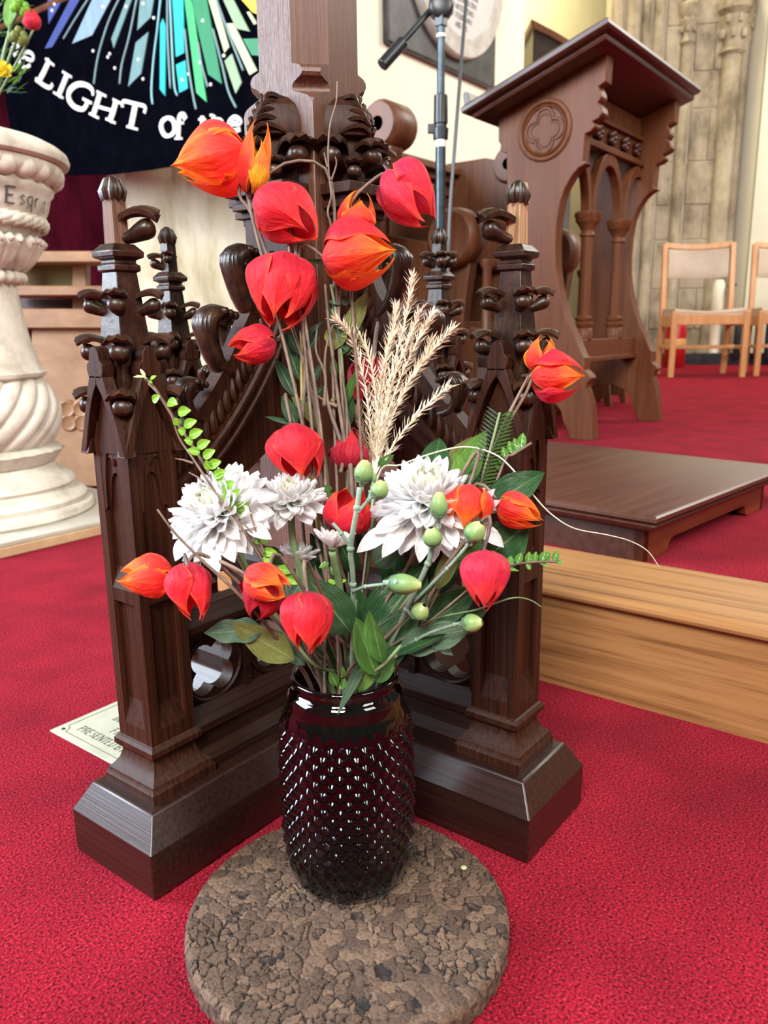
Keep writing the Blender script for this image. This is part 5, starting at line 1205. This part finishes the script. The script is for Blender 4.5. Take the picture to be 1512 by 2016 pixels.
# ---- leaves
LF_ = {
 'dark': uvmat('dark_laurel_leaf', [(0, (.018, .060, .022)), (1, (.030, .085, .026))], ((.11, .19, .07), .028, 'mid'), .28, .06, vein=26, noise=(30, .2)),
 'mid': uvmat('green_leaf', [(0, (.045, .13, .028)), (1, (.085, .20, .035))], ((.20, .30, .10), .028, 'mid'), .35, .15, vein=26, noise=(30, .2)),
 'bright': uvmat('bright_green_leaf', [(0, (.10, .24, .035)), (1, (.17, .35, .05))], ((.30, .44, .16), .03, 'mid'), .4, .2, vein=26, noise=(30, .2)),
 'olive': uvmat('olive_leaf', [(0, (.14, .17, .04)), (1, (.19, .19, .055))], ((.26, .26, .10), .03, 'mid'), .45, .15, vein=26, noise=(30, .3)),
 'grey': uvmat('grey_green_leaf', [(0, (.060, .115, .065)), (1, (.10, .165, .10))], ((.20, .28, .18), .03, 'mid'), .4, .1, vein=26, noise=(30, .25)),
 'willow': uvmat('willow_leaf', [(0, (.035, .085, .040)), (1, (.055, .12, .055))], ((.20, .28, .17), .06, 'mid'), .35, .1, vein=26, noise=(30, .2)),
 'lime': uvmat('small_lime_leaf', [(0, (.16, .36, .03)), (1, (.24, .47, .04))], ((.36, .55, .14), .06, 'mid'), .35, .25, noise=(30, .2)),
 'pale': uvmat('pale_yellow_leaf', [(0, (.50, .52, .25)), (1, (.62, .62, .38))], None, .5, .25, noise=(30, .2)),
 'box': uvmat('small_glossy_leaf', [(0, (.055, .16, .03)), (1, (.10, .25, .035))], ((.25, .40, .12), .06, 'mid'), .25, .15, noise=(30, .2))}
def foliage(name, label, stem, leaves, d, smat=STEMG, sr=.0017, group=None):
    st_ = [P(*(p if len(p) == 3 else (*p, d))) for p in stem]
    t = thing(name, label, 'foliage', st_[0])
    obj('stem', MB().tube(bez(st_, 6*len(st_)), sr, 6), smat, t, smooth=180)
    for k, lf in enumerate(leaves):
        (x0, y0, x1, y1, w_, m_) = lf[:6]; kw = lf[6] if len(lf) > 6 else {}
        d0_ = kw.pop('d0', d); d1_ = kw.pop('d1', d)
        kw.setdefault('seed', k)
        obj('leaf', leaf(P(x0, y0, d0_), P(x1, y1, d1_), w_*d/F, **kw), LF_[m_], t, smooth=180)
    return t
IN = [(685, 1345, .775), (690, 1500, .79)]
foliage('willow_sprig', 'sprig of narrow dark willow leaves on a yellowish stem in front of the post', [(593, 640), (594, 780), (600, 860), (620, 1000), (655, 1200)]+IN,
  [(592, 752, 548, 636, 13, 'willow'), (582, 783, 542, 706, 15, 'willow'), (583, 838, 556, 778, 15, 'willow', dict(tow=.6)), (603, 698, 632, 644, 11, 'willow'), (598, 667, 636, 632, 8, 'willow'), (594, 738, 602, 702, 12, 'willow'), (596, 778, 640, 710, 12, 'willow'), (600, 803, 637, 760, 14, 'willow'), (574, 780, 628, 848, 13, 'olive', dict(bend=.4)), (582, 838, 522, 820, 8, 'willow'), (590, 860, 560, 940, 17, 'grey', dict(d0=.82, d1=.82)), (604, 870, 632, 930, 15, 'dark', dict(d0=.82, d1=.82)), (590, 700, 566, 655, 10, 'willow'), (598, 540, 578, 500, 7, 'mid'), (640, 520, 598, 512, 8, 'mid')], .81, mat('yellow_stem', [(.30, .24, .05), (.40, .33, .09)], (30, 30, 30), .5), .0016)
foliage('privet_sprig', 'sprig of rounded grey-green and olive leaves above the dry grass', [(652, 560), (662, 620), (672, 700), (680, 850), (688, 1100)]+IN,
  [(672, 600, 642, 592, 9, 'grey'), (670, 592, 692, 594, 12, 'grey', dict(tow=.7)), (655, 632, 642, 600, 9, 'grey'), (665, 620, 650, 645, 10, 'grey'), (685, 672, 724, 574, 20, 'olive', dict(fold=.5)), (690, 685, 712, 625, 12, 'olive', dict(fold=.5)), (668, 640, 656, 690, 24, 'olive', dict(blunt=.9)), (682, 700, 715, 655, 8, 'olive'), (670, 700, 700, 668, 9, 'mid'), (672, 640, 688, 700, 16, 'grey'), (660, 750, 655, 700, 8, 'mid'), (668, 780, 650, 790, 6, 'lime'), (680, 800, 700, 730, 10, 'mid'), (682, 850, 695, 780, 9, 'dark')], .80)
VINE = [(300, 790, 315, 778, 8), (330, 790, 350, 796, 9.5), (350, 812, 376, 808, 10), (352, 836, 345, 822, 8), (362, 838, 388, 828, 9.5), (365, 852, 350, 845, 8), (372, 858, 400, 848, 10), (380, 870, 362, 866, 8), (388, 880, 414, 868, 9.5), (394, 890, 368, 886, 8), (400, 900, 424, 886, 9.5), (410, 918, 436, 908, 9.5), (414, 925, 405, 905, 8), (420, 938, 446, 926, 9), (428, 950, 440, 930, 7), (438, 962, 462, 948, 9), (442, 968, 436, 990, 8), (450, 985, 472, 962, 8), (452, 990, 448, 968, 7), (462, 1000, 492, 992, 9), (468, 1008, 455, 990, 7), (472, 1015, 486, 1003, 8), (500, 1062, 530, 1066, 8), (515, 1085, 548, 1090, 9), (520, 1095, 535, 1110, 7), (545, 1120, 580, 1125, 9), (560, 1135, 590, 1150, 8)]
foliage('lime_leaf_vine', 'long arching sprig with pairs of small lime green leaves on the left', [(286, 745, .72), (305, 765, .72), (340, 820, .72), (390, 895, .715), (440, 980, .71), (490, 1050, .70), (540, 1130, .71), (610, 1270, .75)]+IN,
  [(*v[:4], v[4]*1.08, 'lime', dict(d0=.70, d1=.695, tow=.85, blunt=.75)) for v in VINE]+[(288, 742, 262, 742, 4, 'pale'), (286, 742, 276, 726, 3.5, 'pale'), (290, 745, 268, 738, 3, 'pale'), (296, 748, 308, 740, 7, 'lime'), (292, 750, 300, 754, 4, 'lime')], .715, TWIG, .0014)
foliage('box_sprig', 'short sprig of small glossy leaves reaching right past the right pier', [(1098, 1106), (1060, 1106), (1010, 1112), (960, 1130), (850, 1220)]+IN,
  [(1018, 1110, 1027, 1088, 8, 'box'), (1040, 1109, 1042, 1086, 8, 'box'), (1052, 1108, 1055, 1086, 7, 'box'), (1066, 1106, 1074, 1084, 8, 'box'), (1075, 1105, 1080, 1085, 7, 'box'), (1090, 1105, 1098, 1084, 7, 'box'), (1088, 1106, 1110, 1108, 6, 'box'), (1060, 1107, 1082, 1116, 5, 'box'), (1036, 1109, 1044, 1122, 6, 'box'), (1003, 1112, 1006, 1094, 8, 'box'), (990, 1118, 1022, 1124, 5, 'box')], .70, TWIG, .0011)
foliage('box_sprig', 'thin twig with a few small glossy leaves leaning up by the right pier head', [(1046, 872), (1010, 895), (995, 905), (960, 985), (880, 1120), (780, 1260)]+IN,
  [(1025, 882, 1030, 852, 9, 'box'), (1018, 888, 1012, 862, 8, 'box'), (1008, 893, 1002, 868, 9, 'box'), (1012, 892, 1022, 872, 7, 'box'), (996, 903, 990, 880, 8, 'box'), (990, 915, 982, 900, 7, 'mid'), (985, 925, 975, 915, 6, 'mid')], .74, TWIG, .0014)
foliage('box_sprig', 'small glossy leaves on a stem just inside the vase mouth', [(655, 1180), (665, 1260), (668, 1330)]+IN,
  [(664, 1350, 648, 1322, 11, 'box'), (672, 1335, 675, 1312, 8, 'box'), (676, 1355, 678, 1335, 7, 'box'), (668, 1356, 682, 1345, 7, 'box'), (648, 1108, 628, 1118, 7, 'box'), (650, 1115, 662, 1135, 7, 'box'), (606, 1170, 584, 1166, 8, 'box'), (648, 970, 640, 955, 10, 'mid', dict(d0=.76, d1=.76)), (645, 990, 660, 970, 10, 'mid', dict(d0=.76, d1=.76)), (640, 1010, 652, 1030, 9, 'mid', dict(d0=.76, d1=.76)), (648, 1020, 672, 1030, 8, 'mid', dict(d0=.76, d1=.76)), (660, 1150, 682, 1142, 6, 'lime'), (660, 1150, 645, 1142, 6, 'lime')], .72, TWIG, .0013)
# laurel: big glossy leaves
foliage('laurel_branch', 'large dark glossy laurel leaves on the right behind the coral flower', [(940, 1010), (900, 1080), (830, 1180), (760, 1280)]+IN,
  [(950, 1005, 1072, 930, 34, 'dark', dict(bend=.3, tow=.8, d1=.73)), (955, 1100, 1042, 1030, 48, 'dark', dict(tow=.8, blunt=.75, d1=.72)), (845, 955, 866, 862, 30, 'dark', dict(tow=.7, d1=.79)), (885, 965, 958, 848, 26, 'bright', dict(tow=.75, d0=.76, d1=.78, fold=.5)), (870, 955, 930, 860, 26, 'olive', dict(tow=.7, d0=.79, d1=.80)), (912, 975, 898, 888, 16, 'bright', dict(tow=.8, d0=.75, d1=.75)), (905, 960, 950, 905, 14, 'mid', dict(tow=.8)), (925, 970, 935, 920, 14, 'dark'), (745, 918, 775, 895, 12, 'mid', dict(d0=.79, d1=.80)), (880, 1120, 955, 1060, 24, 'mid', dict(d0=.72, d1=.72)), (860, 1160, 905, 1065, 18, 'olive', dict(tow=.7, d0=.72, d1=.71)), (930, 1150, 985, 1170, 18, 'dark', dict(d0=.75, d1=.74))], .74)
foliage('laurel_branch', 'large dark laurel leaves with pale veins low in the middle of the bouquet', [(700, 1180), (695, 1260)]+IN,
  [(690, 1245, 606, 1138, 40, 'dark', dict(tow=.85, d0=.70, d1=.69, blunt=.8)), (725, 1270, 838, 1108, 56, 'dark', dict(tow=.85, d0=.74, d1=.74, blunt=.85)), (705, 1330, 828, 1190, 44, 'dark', dict(tow=.85, d0=.73, d1=.73)), (700, 1280, 700, 1150, 34, 'dark', dict(tow=.85, d0=.75, d1=.75)), (735, 1110, 785, 1080, 26, 'grey', dict(tow=.8, d0=.74, d1=.74)), (740, 1330, 700, 1215, 26, 'mid', dict(tow=.7, d0=.70, d1=.69, fold=.5)), (752, 1305, 728, 1200, 20, 'mid', dict(tow=.7, d0=.69, d1=.685, fold=.8, tw=.6)), (705, 1362, 742, 1290, 18, 'bright', dict(tow=.7, d0=.72, d1=.71, serr=.12)), (742, 1345, 775, 1285, 18, 'mid', dict(tow=.7, d0=.71, d1=.71)), (700, 1350, 640, 1290, 24, 'dark', dict(d0=.76, d1=.76)), (650, 1300, 590, 1230, 26, 'dark', dict(d0=.76, d1=.76)), (560, 1200, 620, 1100, 30, 'dark', dict(d0=.77, d1=.77)), (800, 1180, 870, 1120, 30, 'dark', dict(d0=.75, d1=.75)), (830, 1240, 940, 1160, 36, 'dark', dict(d0=.76, d1=.76)), (700, 1130, 660, 1050, 24, 'dark', dict(d0=.76, d1=.76)), (760, 1250, 740, 1150, 30, 'dark', dict(d0=.77, d1=.77)), (650, 1210, 560, 1130, 28, 'dark', dict(d0=.78, d1=.78)), (680, 1180, 610, 1050, 30, 'dark', dict(d0=.79, d1=.79)), (780, 1170, 770, 1060, 30, 'dark', dict(d0=.78, d1=.78)), (850, 1170, 900, 1090, 30, 'dark', dict(d0=.77, d1=.77)), (720, 1090, 700, 980, 26, 'dark', dict(d0=.80, d1=.80)), (560, 1110, 500, 1080, 24, 'mid', dict(d0=.77, d1=.77)), (860, 1260, 960, 1200, 26, 'dark', dict(d0=.78, d1=.78)), (620, 1290, 560, 1190, 24, 'dark', dict(d0=.775, d1=.775))], .73)
foliage('chrysanthemum_foliage', 'lobed grey-green and olive leaves hanging left of the vase mouth', [(570, 1250), (620, 1310)]+IN,
  [(520, 1240, 402, 1246, 28, 'grey', dict(tow=.75, serr=.22, d0=.70, d1=.69)), (580, 1300, 456, 1226, 32, 'olive', dict(tow=.8, serr=.14, d0=.71, d1=.69)), (600, 1310, 545, 1260, 18, 'grey', dict(serr=.2))], .72)
foliage('chrysanthemum_foliage', 'lobed grey-green leaves reaching right of the vase mouth', [(790, 1270), (740, 1320)]+IN,
  [(785, 1275, 932, 1236, 34, 'grey', dict(tow=.75, serr=.22, d0=.71, d1=.69)), (780, 1290, 880, 1248, 12, 'dark', dict(tow=.5, d0=.70, d1=.69)), (840, 1255, 892, 1290, 16, 'grey', dict(serr=.2))], .70)
# fern-like yew tip
yw = [(984, 812, .74), (972, 860, .74), (955, 920, .745), (935, 985, .75)]
yl = []
for i in range(22):
    u = i/21; y = 820+155*u; x = 984-46*u
    yl += [(x, y, x+30+12*sin(u*3), y-12+6*u, 3.4, 'mid'), (x, y, x-26, y-20, 3.4, 'grey')]
foliage('yew_tip', 'feathery yew tip with flat needles beside the twig on the right', yw+[(850, 1180, .76)]+IN, yl, .742, STEMG, .0013)
# ---- bare twigs and grass blades
def twig(label, mains, m=TWIG, r=.0019, name='twig', cat='twig', taper=.35):
    t = thing(name, label, cat, P(*mains[0][0]), group='bare twigs of the bouquet' if name == 'twig' else 'thin grass blades of the bouquet')
    for k, pts in enumerate(mains):
        pth = bez([P(*p) for p in pts], 6*len(pts)); n = len(pth)
        obj('stem' if k == 0 else 'side_shoot', MB().tube(pth, [r*(taper+(1-taper)*i/(n-1))*(1 if k == 0 else .7) for i in range(n)], 6), m, t, smooth=180)
twig('tallest bare twig, curving up in front of the carved post', [[(664, 160, .80), (662, 200, .80), (650, 245, .80), (646, 300, .80), (648, 350, .80), (652, 385, .80), (645, 418, .80), (652, 450, .80), (662, 560, .80), (668, 700, .80), (690, 860, .79), (700, 1000, .785), (690, 1345, .775), (690, 1500, .79)], [(660, 308, .80), (662, 325, .80), (652, 355, .80)], [(638, 300, .80), (645, 330, .80)]])
twig('thick grey-brown twig rising behind the red flower to the dry grass', [[(640, 560, .79), (648, 650, .79), (665, 780, .79), (680, 880, .785), (692, 960, .78), (695, 1345, .775), (695, 1500, .79)], [(612, 770, .79), (640, 790, .79), (664, 800, .79)], [(672, 735, .79), (682, 800, .79), (682, 880, .785), (670, 930, .785)], [(655, 640, .79), (640, 700, .79), (645, 790, .79), (672, 870, .788)]], r=.0034)
twig('brown twig carrying the widest red flower, left of the thick one', [[(580, 600, .785), (600, 680, .79), (618, 760, .79), (630, 860, .785), (645, 960, .78), (668, 1345, .775), (675, 1500, .79)], [(625, 640, .79), (622, 690, .79), (640, 740, .79), (638, 800, .788)]], r=.003)
twig('long bare twig crossing the left white bloom', [[(292, 755, .70), (330, 800, .70), (352, 860, .70), (378, 900, .695), (425, 970, .69), (470, 1030, .69), (520, 1110, .70), (600, 1260, .74), (650, 1345, .77), (670, 1500, .79)], [(345, 903, .695), (362, 906, .695), (380, 912, .695)], [(372, 930, .695), (390, 940, .692), (400, 948, .69)], [(415, 968, .69), (428, 985, .69), (445, 1000, .69)], [(490, 995, .69), (500, 1035, .69), (520, 1090, .695)], [(462, 1010, .69), (488, 1040, .69), (505, 1060, .69)]])
twig('bare twig with its free tip in front of the left pier, below the white bloom', [[(310, 1003, .66), (345, 1050, .66), (400, 1105, .66), (470, 1170, .665), (540, 1250, .70), (610, 1345, .76), (650, 1500, .79)]], r=.0024)
twig('brown twig leaning right, joining the pair of orange flowers to the vase', [[(1040, 740, .748), (1000, 820, .748), (960, 910, .748), (930, 1000, .75), (850, 1150, .755), (740, 1340, .775), (710, 1500, .79)], [(958, 880, .748), (945, 920, .748), (925, 985, .75)]], r=.0030)
twig('pair of thin brown twigs from the vase mouth toward the right buds', [[(880, 1110, .72), (840, 1190, .73), (790, 1280, .75), (750, 1345, .77), (715, 1500, .79)], [(900, 1090, .72), (850, 1190, .73), (800, 1280, .75), (760, 1340, .77)], [(790, 1120, .74), (775, 1230, .755), (745, 1345, .772)]], r=.0022)
for lb, x in (('leftmost of the straight brown stems in the vase mouth', 612), ('middle one of the straight brown stems in the vase mouth', 645), ('rightmost of the straight brown stems in the vase mouth', 664)):
    twig(lb, [[(x-50+.3*(x-612), 1150, .72), (x-15, 1260, .74), (x+20, 1345, .765), (x+40, 1500, .79)]], r=.0026)
PALEB = mat('pale_dry_blade', [(.42, .42, .30), (.60, .58, .46)], (20, 20, 20), .5)
twig('long pale wiry grass blade arching right over the mahogany step', [[(1298, 1117, .74), (1275, 1085, .74), (1240, 1065, .74), (1195, 1053, .735), (1130, 1040, .73), (1085, 1012, .73), (1050, 975, .73), (1010, 925, .735), (975, 895, .74), (920, 880, .745), (860, 890, .75), (790, 915, .76), (745, 935, .77), (720, 1100, .775), (695, 1345, .775), (690, 1500, .79)]], PALEB, .0012, 'arching_reed', 'grass')
twig('thin green grass blade bowing right below the pinkish flower', [[(1066, 1195, .68), (1040, 1180, .68), (1005, 1178, .68), (940, 1200, .69), (850, 1222, .71), (770, 1280, .74), (720, 1345, .77), (700, 1500, .79)]], STEMG, .0014, 'arching_reed', 'grass')
hb = thing('hanging_blade', 'narrow blue-green leaf blade hanging over the vase rim', 'leaf', P(715, 1310, .70))
obj('blade', leaf(P(718, 1300, .735), P(664, 1408, .675), 11*.7/F, tow=.8, bend=.35, fold=.4), LF_['grey'], hb, smooth=180)
# fallen petal on the cork
fp = onz(913, 1710, MT+.001); q = MB().ball(fp+Vector((0, 0, .0012)), .0034, 12, 6, (1, 1, .3)); tag(obj('fallen_leaf', q, LF_['pale'], smooth=180), 'tiny pale green leaf fallen on the cork mat right of the vase', 'leaf')
obj('core', MB().lathe([(.002, .002), (.14, .002), (.14, MT-.006), (.002, MT-.006)], (MX, MY, 0), 32), mat('dark_cork', [(.02, .012, .008), (.03, .018, .012)]), cork)
# ================================================================== FLOWERS ON THE FONT
YEL = uvmat('yellow_petal', [(0, (.62, .50, .02)), (1, (.88, .74, .06))], None, .5, .2)
FB = P(-40, 262, 2.25)
def fontsprig(label, stem, leaves, d=2.2): return foliage('font_foliage', label, stem+[(-35, 262, 2.25)], leaves, d, STEMG, .004)
lv = []
rnd = random.Random(4)
for i in range(110):
    x, y = rnd.uniform(-30, 40), rnd.uniform(-20, 185); a = rnd.uniform(-.7, .9)
    lv.append((x, y, x+30*cos(a)*rnd.uniform(.5, 1.1), y-36*sin(a+.5)*rnd.uniform(.4, 1), rnd.choice((2, 2.5, 5, 6)), rnd.choice(('grey', 'mid', 'grey', 'olive', 'lime')), dict(d0=2.2+.03*(i % 5), d1=2.18+.02*(i % 4))))
fontsprig('fine grey-green foliage spilling over the font at the left edge', [(30, 20, 2.2), (5, 120, 2.2)], lv)
fontsprig('broad bright green leaf at the top left corner above the font', [(25, 30, 2.16), (0, 140, 2.2)], [(15, 55, 30, -25, 14, 'bright', dict(d0=2.15, d1=2.15)), (40, 35, 62, 62, 6, 'mid', dict(d0=2.16, d1=2.15))])
t = thing('tulip', 'small red bud flower against the black banner, above the font', 'flower', P(66, 42, 2.15)); rootM(t, axisM(P(66, 58, 2.15), cdir(95, .2)))
for a in range(0, 360, 90):
    o = obj('petal', petal(.052, .024, rad(60), .0, a), LAN['pink'], t, world=False, smooth=180); o.rotation_euler = (0, 0, rad(a+20))
obj('stem', MB().tube(bez([P(66, 58, 2.15), P(40, 110, 2.18), P(-10, 200, 2.22), P(-35, 262, 2.25)], 14), .003, 6), STEMG, t, smooth=180)
for lb, (x, y, r) in (('yellow daisy-like flower low at the left edge on the font', (3, 150, 30)), ('pale lime button flower at the top left edge', (40, 15, 20)), ('lime green bud cluster beside the red bud on the font', (36, 72, 20))):
    t = thing('font_flower', lb, 'flower', P(x, y, 2.15)); M = axisM(P(x, y, 2.15), cdir(70, 1.2)); rootM(t, M)
    R = r*2.15/F
    if r == 30:
        for i in range(26):
            o = obj('petal', cpetal(R, R*.22, .2, .4), YEL, t, world=False, smooth=180)
            o.matrix_basis = Matrix.Rotation(i*2.4, 4, 'Z') @ Matrix.Rotation(-rad(70-62*i/26), 4, 'Y')
    else:
        for i in range(7):
            a = i*.9; o = obj('bud', MB().ball((R*.6*cos(a), R*.6*sin(a), R*.3*sin(i*2)), R*.38, 10, 6, (1, 1, 1.3)), LF_['lime' if r == 20 and x > 38 else 'olive'], t, world=False, smooth=180)
    obj('stem', MB().tube(bez([P(x, y, 2.16), P(x-25, y+60, 2.2), P(-35, 262, 2.25)], 10), .004, 6), STEMG, t, smooth=180)
# ================================================================== survey units -> metres, once
for me in bpy.data.meshes: me.transform(Matrix.Scale(S, 4))
for o in COL.objects:
    if o.type in ('MESH', 'EMPTY'): o.location = o.location*S
